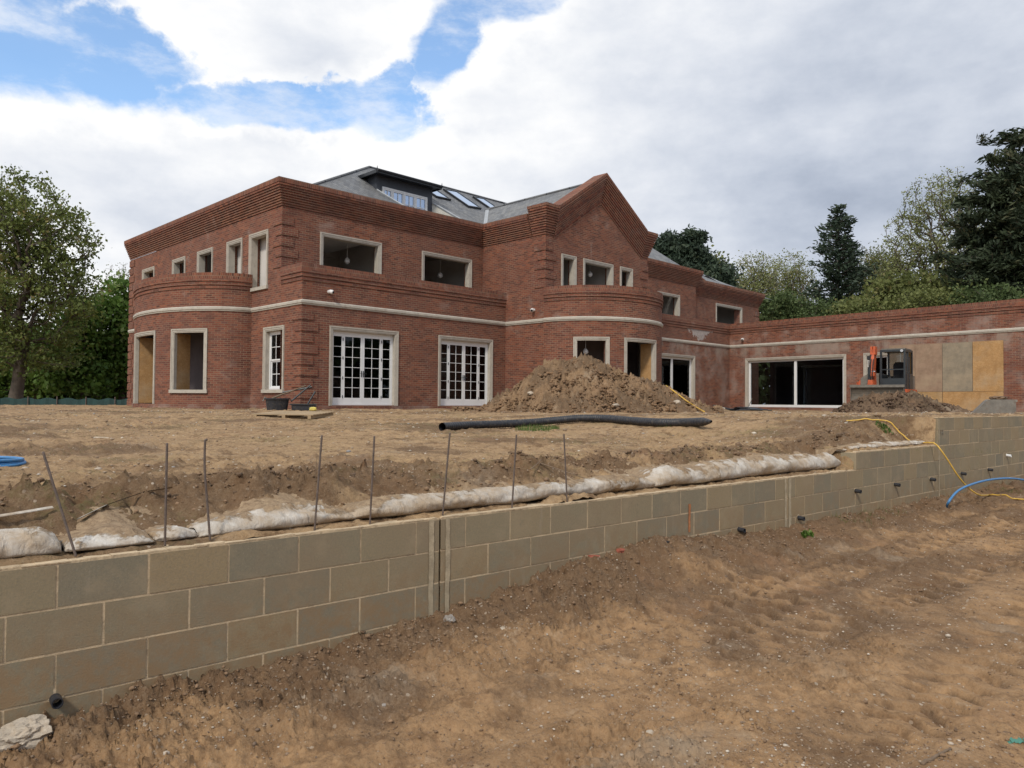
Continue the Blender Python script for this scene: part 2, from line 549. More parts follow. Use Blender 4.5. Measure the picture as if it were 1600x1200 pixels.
M['dirt_low'] = dirt_mat('track_soil')
M['dirt_up'] = dirt_mat('terrace_soil', mott=.8, dry=(.40, .262, .138), wet_shade=(.130, .074, .038), dark=.50, green=.55)
M['dirt_mound'] = dirt_mat('heaped_soil', dry=(.26, .158, .083), wet_shade=(.11, .065, .036), dark=.55, stones=.8)
M['dirt_dark'] = dirt_mat('dark_heaped_soil', dry=(.135, .082, .05), wet_shade=(.06, .036, .022), dark=.6, stones=.5)
M['clod_low'] = plain('dark_heap_clod', (.095, .058, .035), .95, var=.4, scale=9, bmp=.8)
M['clod_heap'] = plain('heap_clod', (.185, .112, .06), .95, var=.4, scale=9, bmp=.8)
M['clod'] = plain('soil_clod', (.22, .14, .082), .95, var=.4, scale=9, bmp=.8)
M['clod_dark'] = plain('dark_soil_clod', (.155, .10, .06), .95, var=.4, scale=9, bmp=.8)


def pebble_mat():
    t = new_mat('pebble')
    c = t.ramp(attr(t, 'tone'), [(0, (.16, .11, .075)), (.35, (.28, .20, .13)), (.7, (.36, .29, .22)), (.92, (.55, .49, .41)), (1, (.22, .22, .23))])
    setb(t, c, .85)
    return t.m
M['pebble'] = pebble_mat()


def block_mat():
    t = new_mat('concrete_block')
    tone = attr(t, 'tone')
    c = t.ramp(tone, [(0, (.235, .205, .145)), (.5, (.285, .235, .150)), (1, (.33, .25, .145))])
    c = t.mix(t.map(t.noise(t.obj, 70, 3, .7), .35, .7, 0, .4), c, (.15, .14, .11))
    c = t.mix(t.map(t.noise(t.obj, 160, 2, .6), .62, .72, 0, .5), c, (.36, .33, .28))
    c = t.mix(t.map(t.noise(t.obj, 2.2, 6, .65), .45, .7, 0, .55), c, (.27, .20, .13))
    c = t.mix(t.map(t.noise(t.mapping(t.obj, loc=(5, 2, 1)), 3.1, 8, .72), .50, .62, 0, .5), c, (.33, .265, .175))
    c = t.mix(t.map(t.noise(t.mapping(t.obj, loc=(15, 2, 1)), 7, 8, .75), .60, .70, 0, .45), c, (.17, .15, .11))
    c = t.mix(t.map(t.noise(t.mapping(t.obj, loc=(1, 12, 1), scale=(1, 1, .6)), 5, 8, .8), .66, .72, 0, .6), c, (.46, .43, .37))
    zz = t.sep(t.obj)[2]
    c = t.mix(t.math('MULTIPLY', t.map(zz, .10, .5, .85, 0), t.map(t.noise(t.obj, 9, 7, .75), .40, .58)), c, (.27, .18, .10))
    c = t.mix(t.map(t.noise(t.mapping(t.obj, scale=(3, 3, .5)), 2.5, 6, .7), .6, .75, 0, .5), c, (.37, .32, .25))
    setb(t, c, .9, 0, .25)
    bump(t, t.noise(t.obj, 110, 4, .7), .55, .004)
    return t.m
M['block'] = block_mat()
M['mortar'] = plain('sandy_mortar', (.52, .405, .265), .95, var=.18, scale=9, bmp=.5, dirt=(.27, .20, .13))
M['mortar_smear'] = plain('mortar_smear', (.40, .33, .225), .95, var=.3, scale=10, bmp=.3, dirt=(.29, .235, .16))


def bag_mat():
    t = new_mat('white_geotextile')
    e = attr(t, 'edge')                                  # 0 front .. 1 back under the soil
    n = t.noise(t.obj, 5.0, 9, .7, dist=.6)
    n2 = t.noise(t.mapping(t.obj, loc=(3, 1, 8)), 1.6, 6, .65)
    thr = t.math('ADD', t.math('MULTIPLY', e, .62), t.math('MULTIPLY', t.math('SUBTRACT', n2, .5), 1.1))
    k = t.map(t.math('ADD', thr, t.math('MULTIPLY', t.math('SUBTRACT', n, .5), 1.1)), .17, .24, 0, 1)
    fab = t.mix(t.map(n, .38, .68), (.56, .53, .485), (.36, .31, .25))
    fab = t.mix(t.map(t.noise(t.mapping(t.obj, loc=(9, 1, 8)), 3.0, 6, .7), .42, .60, 0, .75), fab, (.36, .265, .17))
    soil = t.mix(t.map(t.noise(t.obj, 22, 6, .7), .35, .65), (.20, .135, .082), (.37, .27, .17))
    setb(t, t.mix(k, fab, soil), .85, 0, .2)
    w1 = t.math('ABSOLUTE', t.math('SUBTRACT', t.noise(t.mapping(t.obj, scale=(3.5, 3.5, 1.4), rot=(.3, .2, .4)), 4, 5, .6, dist=.8), .5)); w1 = t.math('MULTIPLY', w1, -2.5)
    bump(t, t.math('ADD', t.math('ADD', w1, t.math('MULTIPLY', t.noise(t.obj, 60, 3), .15)), t.math('MULTIPLY', k, t.noise(t.obj, 40, 5, .7))), .6, .02)
    return t.m
M['bag'] = bag_mat()


def osb_mat(name, c1, c2, sc1=22):
    t = new_mat(name)
    v = t.voro(t.mapping(t.obj, scale=(1, 1, 1.6)), sc1, out='Color')
    c = t.mix(t.sep(v)[0], c1, c2)
    n = t.noise(t.obj, 2.2, 7, .7)
    c = t.mix(t.map(n, .42, .62, 0, .6), c, tuple(x*.68 for x in c1))
    c = t.mix(t.map(t.noise(t.mapping(t.obj, loc=(4, 4, 4)), 1.2, 6, .6), .5, .68, 0, .45), c, (.42, .33, .22))
    setb(t, c, .8, 0, .3)
    return t.m
M['osb'] = osb_mat('new_strand_board', (.40, .225, .09), (.49, .305, .14))
M['ply_pink'] = osb_mat('weathered_board', (.30, .205, .14), (.33, .23, .16), 6)
M['ply_grey'] = osb_mat('grey_board', (.265, .225, .165), (.30, .25, .18), 6)
M['ply_old'] = osb_mat('aged_strand_board', (.36, .225, .10), (.45, .28, .13), 14)
M['board_pale'] = plain('pale_boarding', (.50, .49, .44), .8, var=.1)
M['timber'] = plain('sawn_timber', (.34, .25, .15), .85, var=.2, scale=4, bmp=.2)


def leaf_mat(name, c1, c2, c3=None, trans=.35):
    t = new_mat(name)
    n = t.noise(t.obj, .45, 4, .6)
    tone = attr(t, 'tone')
    c = t.mix(t.map(t.math('ADD', t.math('MULTIPLY', n, .7), t.math('MULTIPLY', tone, .45)), .35, .8), c1, c2)
    if c3: c = t.mix(t.map(tone, .8, .9), c, c3)
    setb(t, c, .6, 0, .25)
    tr = t.n.new('ShaderNodeBsdfTranslucent'); t.l.new(c, tr.inputs[0])
    mx = t.n.new('ShaderNodeMixShader'); mx.inputs[0].default_value = trans
    t.l.new(t.b.outputs[0], mx.inputs[1]); t.l.new(tr.outputs[0], mx.inputs[2]); t.l.new(mx.outputs[0], t.o.inputs[0])
    return t.m
M['leaf_oak'] = leaf_mat('spring_leaves', (.085, .115, .032), (.20, .235, .065), (.24, .19, .075))
M['leaf_green'] = leaf_mat('fresh_leaves', (.055, .115, .024), (.155, .25, .048), (.26, .33, .12))
M['leaf_light'] = leaf_mat('pale_spring_leaves', (.15, .18, .07), (.29, .31, .13), (.33, .30, .16))
M['leaf_olive'] = leaf_mat('olive_leaves', (.09, .112, .036), (.20, .22, .072), (.24, .21, .09))
M['leaf_dark'] = leaf_mat('dark_conifer_needles', (.028, .046, .033), (.062, .09, .055), (.09, .11, .06), .2)
M['leaf_cedar'] = leaf_mat('dark_cypress_sprays', (.024, .037, .022), (.060, .08, .04), (.105, .105, .055), .2)
M['leaf_shrub'] = leaf_mat('glossy_shrub_leaves', (.045, .07, .027), (.115, .16, .055), (.18, .20, .08), .3)
M['grass'] = leaf_mat('grass_blades', (.05, .10, .02), (.12, .19, .045), (.22, .22, .09))
M['bark'] = plain('bark', (.085, .068, .052), .95, var=.35, scale=4, bmp=.7)
M['bark_pale'] = plain('pale_bark', (.17, .145, .12), .95, var=.3, scale=4, bmp=.5)
M['mesh_fence'] = plain('dark_green_netting', (.012, .045, .042), .7, var=.25, scale=2)
M['rock'] = plain('pale_broken_concrete', (.44, .375, .295), .9, var=.22, scale=9, bmp=.7, dirt=(.30, .22, .14))
M['stone_grey'] = plain('grey_stone', (.30, .27, .24), .9, var=.3, scale=12, bmp=.5)
M['spray'] = plain('orange_spray_mark', (.42, .17, .07), .9, var=.3, scale=25)

# ================================================================== ground
WP = np.array([-2.48, 3.66]); WD = np.array([.753, .658]); WD = WD/np.linalg.norm(WD); WN = np.array([-WD[1], WD[0]])
def to_st(x, y):
    dx = np.asarray(x)-WP[0]; dy = np.asarray(y)-WP[1]
    return dx*WD[0]+dy*WD[1], dx*WN[0]+dy*WN[1]
def from_st(s, t):
    return WP[0]+WD[0]*s+WN[0]*t, WP[1]+WD[1]*s+WN[1]*t
def W3(s, t, z):
    x, y = from_st(s, t); return Vector((float(x), float(y), float(z)))
def walltop(s):
    return np.where(s > 11.9, 1.415, np.where(s > 9.14, .999, .774))


def H_low(x, y, detail=True, furrow=False):
    s, t = to_st(x, y); d = -t; fw = 0; mt = 0
    z = -.075*(1-ss(-.5, 3.0, s))+.13*ss(-1, 9, s)+.05*ss(9, 22, s)
    berm = np.interp(s, [-3, 0, .8, 2.2, 2.7, 3.3, 4.2, 5, 5.8, 6.6, 7.3, 9, 12, 30], [.02, .0, .03, .02, .03, .10, .2, .22, .16, .10, .05, .04, .03, .06])
    wob = 1+.6*fbm(s*1.3, t*1.3, 3)
    z = z+berm*np.exp(-(np.maximum(d, 0)/(.42*np.clip(wob, .4, 2)))**2)
    z = z+.03*np.exp(-(np.maximum(d, 0)/.16)**2)
    z = z+.035*fbm(x*.5, y*.5, 3)
    # trodden ruts running along the wall
    for c0, wd_ in ((.85, .17), (1.35, .17), (1.95, .2), (2.9, .2), (3.6, .2)):
        cc = c0+.12*np.sin(s*.35+c0)+.10*perlin(s*.3, c0+.5)
        m = np.exp(-((d-cc)/wd_)**4)
        mt = np.maximum(mt, m*ss(2.2, 4.5, s)*(1-ss(9, 12, s)))
        z = z-.04*m
        if detail:
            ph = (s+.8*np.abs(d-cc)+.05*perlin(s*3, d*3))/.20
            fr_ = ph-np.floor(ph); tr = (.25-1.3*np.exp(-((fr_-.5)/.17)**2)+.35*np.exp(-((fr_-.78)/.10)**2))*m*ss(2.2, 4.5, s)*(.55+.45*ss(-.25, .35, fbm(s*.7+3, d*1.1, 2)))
            z = z+.05*tr; fw = fw+np.exp(-((fr_-.5)/.15)**2)*m*ss(2.2, 4.5, s)*ss(-.3, .1, fbm(s*.7+3, d*1.1, 2))*ss(-.5, .1, fbm(s*6, d*6, 3)); z = z+.006*fbm(s*22, d*22, 2)*m  # fw: furrow mask, used to paint shade into the treads
    if detail:
        near = np.exp(-(np.maximum(d, 0)/1.2)**2)
        pt = ss(-.1, .5, fbm(x*.9+5, y*.9, 3))
        n = fbm(x*5, y*5, 5, .58)
        z = z+.022*n*(.4+1.0*pt+1.4*near)*(1-.75*mt)
        r = 1-np.abs(fbm(x*11+3, y*11, 4, .6))*2.2
        z = z+.022*np.clip(r, 0, 1)*(.3+pt+near)*(1-.75*mt)
    return (z, fw) if furrow else z


def H_up(x, y, detail=True):
    s, t = to_st(x, y)
    L = ss(8.9, 12.2, s)
    base = 1.0+.05*ss(1, 5, t)+.22*ss(3, 19, t)
    base = base*(1-L)+(1.385-.09*ss(1, 12, t))*L
    wt = walltop(s)
    jit = .16*perlin(s*1.1, 3.3)+.08*perlin(s*4.1, 7.7)
    e = .62+jit
    lowz = wt-.016+.028*ss(.03, .075+.03*perlin(s*6, 1.5), t)+.022*np.abs(fbm(s*3, t*8+2, 3, .6))*ss(.05, .14, t)
    rise = ss(.26, e+.22, t)
    z = lowz+(base-lowz)*rise
    if detail:
        ed = np.exp(-((t-e-.22)/.30)**2)*(1-.7*L)
        big = fbm(s*2.3, t*2.6, 4, .55)
        z = z+ed*(.075*big+.07*np.abs(fbm(s*7, t*9, 4, .6)))
        for cs, ct, rs, rt, hp_ in ((1.78, .78, .42, .17, .075), (2.55, .86, .22, .11, .05), (.0, .85, .35, .12, .04), (4.3, .86, .3, .09, .03), (8.0, .95, .5, .12, .04)):
            bm_ = np.exp(-((s-cs)/rs)**4-((t-ct)/rt)**4)
            z = z+bm_*hp_*(.4+1.1*np.clip(1-np.abs(fbm(s*4.5+cs, t*5.5, 4, .62))*2.2, -.3, 1))
        # undercut bites in the crumbling edge
        for cs, ct, rs, rt, dp in ((1.62, .95, .30, .13, .13), (2.45, .98, .24, .12, .12), (1.95, .8, .15, .1, .06), (3.9, 1.0, .4, .09, .08),
                                   (4.6, .98, .5, .08, .07), (6.1, .95, .35, .09, .06), (7.6, 1.0, .5, .1, .07), (8.5, 1.0, .4, .1, .06), (.3, .95, .3, .08, .05)):
            q = ((s-cs+.12*perlin(t*9, cs))/rs)**2+((t-ct+.07*perlin(s*7, ct))/rt)**2
            z = z-dp*np.exp(-q**1.3)+.5*dp*np.exp(-((s-cs)/rs)**2-((t-ct-rt*1.6)/(rt*.7))**2)
        z = z+.035*fbm(x*.6, y*.6, 3)*ss(1, 3, t)
        z = z+.034*fbm(x*3.2, y*3.2, 5, .6)*(.4+ss(0, .4, fbm(x*.5+9, y*.5, 3)))
        z = z+.016*np.clip(1-np.abs(fbm(x*9, y*9, 4, .6))*2.4, 0, 1)*ss(.3, .7, t)
        z = z+.012*fbm(s*14, t*14, 3, .6)*np.exp(-((t-.5)/.5)**2)
    fade = ss(35, 60, t)
    return z-fade*.25


def up_pt(px, py, dz=0.0, tmin=.3):
    """where the sight line of a photo pixel meets the terrace, plus its height"""
    d = CM.to_3x3() @ Vector(((px-800)/F, (600-py)/F, -1))
    Y = 3.5
    while Y < 80:
        k = Y/d.y; x = d.x*k; z = EYE+d.z*k
        s, t = to_st(x, Y)
        if t > tmin and z <= float(H_up(x, Y, False))+dz: break
        Y *= 1.004
    return Vector((x, Y, z))


def low_pt(px, py, dz=0.0):
    d = CM.to_3x3() @ Vector(((px-800)/F, (600-py)/F, -1))
    Y = 1.5
    while Y < 40:
        k = Y/d.y; x = d.x*k; z = EYE+d.z*k
        if z <= float(H_low(x, Y, False))+dz: break
        Y *= 1.003
    return Vector((x, Y, z))


# lower ground: rings round the viewpoint, finer where the photo looks
ths = np.concatenate([np.arange(-36, 36, .15), np.arange(37, 323.01, 3.0)])*PI/180
rs = [1.1]
while rs[-1] < 420: rs.append(rs[-1]*(1.0042 if rs[-1] < 16 else 1.05))
rs = np.array([0.02, .5]+rs)
TH, RR = np.meshgrid(ths, rs)
X = RR*np.sin(TH); Y = RR*np.cos(TH)
Z = H_low(X, Y)
Sg, Tg = to_st(X, Y)
Z = np.where(Tg > .1, np.minimum(Z, .1)-.4, Z)
nr, nt_ = X.shape
idx = np.arange(nr*nt_).reshape(nr, nt_)
q = np.stack([idx[:-1, :-1], idx[:-1, 1:], idx[1:, 1:], idx[1:, :-1]], -1).reshape(-1, 4)[:, ::-1]
band = np.exp(-((-Tg-1.4-.3*fbm(Sg*.5, Sg*0, 2))/.9)**4)*ss(2, 5, Sg)*(.4+ss(-.3, .3, fbm(Sg*.6, Tg*1.8, 3)))
wet_shade = (.45*band+1.9*H_low(X, Y, True, True)[1]+np.exp(-(np.maximum(-Tg, 0)/.55)**2)*1.0+.5*ss(0, .5, fbm(X*.9+4, Y*.9, 4))-.3*ss(.0, .4, fbm(X*.3+20, Y*.3, 3)))  # damp soil, plus tread furrow shade painted into the colour
lo = np_mesh('ground', np.stack([X, Y, Z], -1).reshape(-1, 3), q, M['dirt_low'], attrs={'wet_shade': ('POINT', wet_shade.ravel())})
tag(lo, 'tan and brown rutted soil track with tread marks in front of the block wall', 'ground', kind='structure')

# terrace
sv = np.concatenate([-np.geomspace(60, 1.7, 40), np.arange(-1.6, 9.5, .022), np.arange(9.5, 16, .05), np.geomspace(16.1, 150, 70)])
tv = [.03]
while tv[-1] < 260: tv.append(tv[-1]+max(.015, (tv[-1]-.9)*.022))
tv = np.array(tv)
Sg, Tg = np.meshgrid(sv, tv)
X, Y = from_st(Sg, Tg)
Z = H_up(X, Y)
nr, nt_ = X.shape
idx = np.arange(nr*nt_).reshape(nr, nt_)
q = np.stack([idx[:-1, :-1], idx[:-1, 1:], idx[1:, 1:], idx[1:, :-1]], -1).reshape(-1, 4)
wet_shade = 1.0*np.exp(-((Sg-1.8)/.5)**4-((Tg-.8)/.2)**4)+1.1*np.exp(-((Tg-.8)/.45)**2)*(.3+ss(-.2, .3, fbm(Sg*1.2, Tg*2, 3)))+.7*ss(.1, .5, fbm(X*.35+2, Y*.6+8, 4))
tg = np_mesh('terrace_ground', np.stack([X, Y, Z], -1).reshape(-1, 3), q, M['dirt_up'], attrs={'wet_shade': ('POINT', wet_shade.ravel())})
tag(tg, 'raised levelled soil terrace between the retaining wall and the house', 'ground', kind='structure')

# ================================================================== block retaining wall
BL, BH = .4325, .225
rnd = random.Random(3)
root = empty('retaining_wall', W3(5, .1, .1), math.atan2(WD[1], WD[0]))
tag(root, 'low grey concrete block retaining wall stepping up to the right along the dirt track', 'wall')
IW = (Matrix.Translation(W3(5, .1, .1)) @ Matrix.Rotation(math.atan2(WD[1], WD[0]), 4, 'Z')).inverted()
TR = IW @ Matrix(((WD[0], WN[0], 0, WP[0]), (WD[1], WN[1], 0, WP[1]), (0, 0, 1, 0), (0, 0, 0, 1)))  # (s,t,z)->root local
JO = [2.627, 7.43]
g = G()
for k in range(-3, 8):                        # k = course number counted down from the low top course
    zt = .774-k*BH; zb = zt-BH
    if k < 0: s_start = 9.14 if k == -1 else 11.9
    else: s_start = -6
    htop = zt-.013
    if k == -3: htop = 1.415
    off = .691+(BL/2 if k % 2 else 0)
    js = [off+BL*i for i in range(-18, 110)]
    js = [j for j in js if all(abs(j-q_) > .10 for q_ in JO)]+JO+[s_start]
    js = sorted(j for j in js if j >= s_start-1e-6)
    for a, b in zip(js[:-1], js[1:]):
        if b > 45 or b-a < .02: continue
        ga = .009 if any(abs(a-q_) < 1e-6 for q_ in JO[:1]) else .0068
        gb = .009 if any(abs(b-q_) < 1e-6 for q_ in JO[:1]) else .0068
        dt = rnd.uniform(-.0025, .0025)
        g.box(a+ga, b-gb, dt, .20, zb, htop, TR, rnd.choice([rnd.uniform(0, .4), rnd.uniform(.3, 1.0)]))
g.build('blocks', M['block'], root, bevel=.0025)
g = G()
for s0, s1, zt in ((-6, 2.619, .772), (2.636, 9.14, .772), (9.14, 11.908, .997), (11.912, 45, 1.405)):
    g.box(s0+(.010 if s0 == 9.14 else 0), s1, .0032, .196, -.9, zt, TR)
g.build('mortar_joints', M['mortar'], root)
# ragged mortar bed left on top of the low courses and smears along the movement joints
g = G()
for s0, s1, zt in ((-1.5, 2.6, .773), (2.65, 8.9, .773), (9.16, 11.88, .998), (11.9, 20, 1.414)):
    s = s0
    while s < s1:
        L = rnd.uniform(.05, .16)
        h = rnd.uniform(.001, .006)
        g.box(s, min(s+L*.98, s1), rnd.uniform(-.001, .008), rnd.uniform(.05, .15), zt-.004, zt+h, TR)
        s += L
g.build('mortar_bed', M['mortar'], root, bevel=.003)


def smear(s0, s1, z0, z1, seed, mat='mortar_smear', tt=-.0045, name='mortar_smear'):
    r_ = random.Random(seed); g = G(); n = 40
    L = []; Rr = []; da = db = 0
    for i in range(n+1):
        z = z0+(z1-z0)*i/n
        da = da*.8+r_.uniform(-.002, .002); db = db*.8+r_.uniform(-.003, .003)
        L.append((s0+da, z)); Rr.append((s1+db, z))
    for i in range(n):
        a, b, c, d = L[i], Rr[i], Rr[i+1], L[i+1]
        g.quad([TR @ Vector((p[0], tt, p[1])) for p in (a, b, c, d)])
        g.quad([TR @ Vector((p[0], tt+.003, p[1])) for p in (d, c, b, a)])
    g.build(name, M[mat], root)
smear(2.53, 2.572, -.05, .765, 1); smear(2.672, 2.71, -.05, .765, 2)
smear(7.37, 7.41, -.05, .765, 3); smear(7.46, 7.51, -.05, .765, 5); smear(11.905, 11.94, 0, 1.39, 6)
smear(5.57, 5.60, .36, .63, 7, 'spray', name='spray_mark')
# two small chalk figures on the high part of the wall
g = G()
for (a, b) in (((12.00, 1.235), (12.015, 1.15)), ((12.06, 1.225), (12.08, 1.235)), ((12.08, 1.235), (12.09, 1.20)), ((12.09, 1.20), (12.07, 1.18)), ((12.07, 1.18), (12.09, 1.15))):
    g.tube([TR @ Vector((a[0], -.004, a[1])), TR @ Vector((b[0], -.004, b[1]))], .004, 4)
g.build('chalk_mark', M['grey_metal'], root)

# weep pipes
def wall_s(px):
    k = (px-800)/F*1.0
    return (k*WP[1]-WP[0])/(WD[0]-k*WD[1])
weeps = [(97, 1090, .055, 0), (1036, 846, .036, 0), (1154, 826, .036, 0), (1247, 808, .036, 0), (1336, 766, .04, 0), (1397, 756, .034, 0), (1453, 748, .036, 0),
         (1501, 739, .034, 0), (1543, 733, .036, 0), (1572, 711, .04, 1)]
for i, (px, py, r_, wh) in enumerate(weeps):
    s = wall_s(px); Yw = WP[1]+WD[1]*s
    z = at(px, py, Yw).z
    r_ = .024 if i else .027
    o = empty('weep_pipe', W3(s, 0, z), math.atan2(WD[1], WD[0]))
    g = G()
    ring = []
    n = 14
    L = .075 if i else .06
    for (rr, yy) in ((r_, .05), (r_, -L), (r_*.82, -L), (r_*.82, .05)):
        ring.append([Vector((rr*math.cos(2*PI*k/n), yy, rr*math.sin(2*PI*k/n)-(.012*(-yy/L) if yy < 0 else 0))) for k in range(n)])
    for a in range(3):
        for k in range(n):
            k2 = (k+1) % n
            g.quad([ring[a][k], ring[a][k2], ring[a+1][k2], ring[a+1][k]])
    g.build('pipe', M['white'] if wh else M['black_plastic'], o, smooth=False)
    g = G()
    g.tube([(.003, -.0012, .006), (.003, .02, .006)], r_*1.22 if i else r_*1.45, 7)
    g.build('mortar_collar', M['mortar'], o)
    names = ['short black drain pipe low in the wall above the pale lump of concrete', 'upturned black drain pipe left of the orange spray mark',
             'black drain pipe stub just left of the second pale wall joint', 'black drain pipe stub just right of the second pale wall joint',
             'black drain pipe stub under the step in the wall', 'black drain pipe stub midway between the wall step and the yellow hose',
             'black drain pipe stub left of the yellow hose where it leaves the wall top', 'black drain pipe stub right beside the hanging yellow hose',
             'black drain pipe stub above the arching blue pipe', 'short white plastic pipe stub high in the far right of the wall']
    tag(o, names[i], 'pipe', 'drain pipes through the retaining wall')

# ================================================================== geotextile bags on the wall
def make_bag(s0, s1, h, label, seed, zb=.785, t_front=.10, depth=.62, taper=(.10, .10), backz=None, thin=False):
    n = max(24, int((s1-s0)/.012)); m = 34
    sv_ = np.linspace(s0, s1, n); vv = np.linspace(0, 1, m)
    Sg, Vg = np.meshgrid(sv_, vv, indexing='ij')
    u = (Sg-s0)/(s1-s0)
    en = np.minimum(np.clip((Sg-s0)/taper[0], 0, 1), np.clip((s1-Sg)/taper[1], 0, 1))**.55
    sz_ = .42+.58*en
    low = 1+.20*fbm(Sg*1.6+seed, Sg*0+seed, 2)
    hh = h*sz_*low
    # profile: under -> nose -> crown -> back (param V)
    ct = np.interp(Vg, [0, .10, .22, .36, .5, .7, 1], [.30, .14, .03, 0, .06, .27, 1.0])
    cz = np.interp(Vg, [0, .10, .22, .36, .5, .7, 1], [.02, -.01, .14, .46, .76, 1.00, 1.0])
    ker = np.array([1, 2, 3, 2, 1.])/9
    def sm(a):
        ap = np.concatenate([a[:, :1], a[:, :1], a, a[:, -1:], a[:, -1:]], 1)
        return sum(ker[k]*ap[:, k:k+a.shape[1]] for k in range(5))
    ct = sm(sm(ct)); cz = sm(sm(cz))
    tt = t_front+(1-sz_)*.10+ct*depth*(.8+.2*sz_)+.03*fbm(Sg*1.7+3+seed, Vg*2, 3)
    zt_b = H_up(*from_st(Sg, tt), False)
    bz = np.where(Vg > .6, (zt_b-zb)/np.maximum(hh, .02), 0)
    k = ss(.62, .95, Vg)
    zz = zb+hh*cz*(1-k)+k*(zt_b-zb-.01)
    fold = np.clip(1-np.abs(fbm(Sg*5.5+seed+Vg*1.5, Vg*1.3+.5*Sg, 3, .55))*3.2, 0, 1)
    wr = .003*fbm(Sg*14+seed, Vg*2.5, 3, .6)+.006*(1-en)*np.sin(Sg*190+3*np.sin(Vg*6))+.004*fbm(Sg*5, Vg*9+seed, 3)+.009*fold**2*ss(.15, .3, Vg)
    zz = zz+wr*.8*ss(.1, .3, Vg); tt = tt-wr
    if seed % 2:
        zz += .05*np.exp(-((u-.6)/.3)**2)*ss(.5, .8, Vg)*(1-ss(.85, 1, Vg))
    X, Y = from_st(Sg, tt)
    V = np.stack([X, Y, zz], -1).reshape(-1, 3)
    idx = np.arange(n*m).reshape(n, m)
    q = np.stack([idx[:-1, :-1], idx[1:, :-1], idx[1:, 1:], idx[:-1, 1:]], -1).reshape(-1, 4)
    o = np_mesh('geotextile_bag', V, q, M['bag'], attrs={'edge': ('POINT', np.clip((Vg-.40)/.6, 0, 1).ravel())})
    md = o.modifiers.new('solid', 'SOLIDIFY'); md.thickness = .004
    tag(o, label, 'sandbag', 'white geotextile bags along the wall')
    return o


def edge_s(px, Yoff=0.0):
    return wall_s(px)
make_bag(edge_s(-60), edge_s(112), .155, 'bulging dirty white fabric bag at the far left end of the wall', 0)
make_bag(edge_s(116), edge_s(259), .085, 'soil-covered white fabric bag between the leaning bar and the next bar', 1)
make_bag(edge_s(260), edge_s(333), .085, 'short pinched white fabric bag between the two closest steel bars', 2, taper=(.12, .12))
make_bag(edge_s(330), edge_s(577), .12, 'long white fabric bag with clods on top, right of the short pinched bag', 3, taper=(.16, .2))
make_bag(edge_s(572), edge_s(1052), .155, 'longest white fabric bag crossing behind the last four steel bars', 4, taper=(.15, .35))
make_bag(edge_s(1040), edge_s(1334), .21, 'clean bright white fabric bag with brown tears, right of the last bar', 5, taper=(.3, .22), depth=.75)
make_bag(edge_s(1336), edge_s(1462), .085, 'thin crumpled white fabric strip on the stepped-up course', 6, zb=1.0, taper=(.3, .2), depth=.45)

# loose sheet edges lying on the soil behind the bags
def ribbon(name, pts, w_, mat, label, cat, seed=0, up=.004):
    r_ = random.Random(seed); g = G(); P_ = [Vector(p) for p in pts]
    for i in range(len(P_)-1):
        a, b = P_[i], P_[i+1]
        d = (b-a); nn = Vector((-d.y, d.x, 0)).normalized()*w_
        z = Vector((0, 0, up))
        g.quad([a-nn+z, b-nn+z, b+nn+z*3, a+nn+z*3]); g.quad([a-nn, a+nn+z*2, b+nn+z*2, b-nn])
        g.quad([a-nn, b-nn, b-nn+z, a-nn+z])
    o = g.build(name, mat, None)
    return tag(o, label, cat)
def ups(px, py, dz=.02, t=.2):
    return up_pt(px, py, dz, t)
ribbon('fabric_edge', [W3(1.02, .70, 1.03), W3(.85, .72, 1.01), W3(.62, .62, .96), W3(.45, .5, .91)], .012, M['bag'], 'curled pale fabric edge poking from the soil behind the second bag', 'fabric')
ribbon('fabric_edge', [W3(1.72, .80, 1.05), W3(1.5, .78, 1.04), W3(1.28, .76, 1.02)], .012, M['bag'], 'curled fabric edge above the short pinched bag', 'fabric')
ribbon('fabric_edge', [W3(-.05, .5, .95), W3(.15, .52, .965), W3(.33, .55, .98)], .010, M['bag'], 'straight pale fabric edge above the leftmost bag', 'fabric')

# ================================================================== steel bars
bars = [((113, 852), (67, 706), 'leftmost steel bar leaning far to the left'),
        ((258, 836), (261, 692), 'upright steel bar between the second and the short pinched bag'),
        ((327, 828), (316, 688), 'steel bar with a bent hooked top'),
        ((492, 822), (503, 680), 'steel bar leaning slightly right in front of the biggest dark clods'),
        ((578, 819), (585, 681), 'steel bar at the right end of the long bag with clods'),
        ((691, 812), (703, 676), 'steel bar above the dark open joint of the wall'),
        ((800, 793), (807, 679), 'steel bar standing left of the rightmost bar'),
        ((886, 784), (881, 678), 'rightmost and shortest-looking steel bar')]
for i, ((bx, by), (tx, ty), lab) in enumerate(bars):
    s = wall_s(bx); Yb = WP[1]+WD[1]*s+.07
    b = at(bx, by, Yb); tp = at(tx, ty, Yb+.02)
    b = b+(b-tp)*.12
    g = G()
    pts = [b.lerp(tp, k/14) for k in range(15)]
    if i == 2:
        for k in range(10, 15): pts[k] = pts[k]+Vector((.0016*(k-9)**1.6*.8, 0, 0))
        pts.append(pts[-1]+Vector((.012, 0, .006)))
    n = len(pts)
    fine = []
    for k in range((n-1)*6+1):
        a = k/6; j = min(int(a), n-2); fine.append(pts[j].lerp(pts[j+1], a-j))
    rr = [.0062+(.0009 if k % 2 else 0) for k in range(len(fine))]
    g.tube([p-b for p in fine], rr, 7)
    o = g.build('steel_bar', M['steel'], None, smooth=True)
    o.location = b
    tag(o, lab, 'steel bar', 'steel bars standing along the wall')


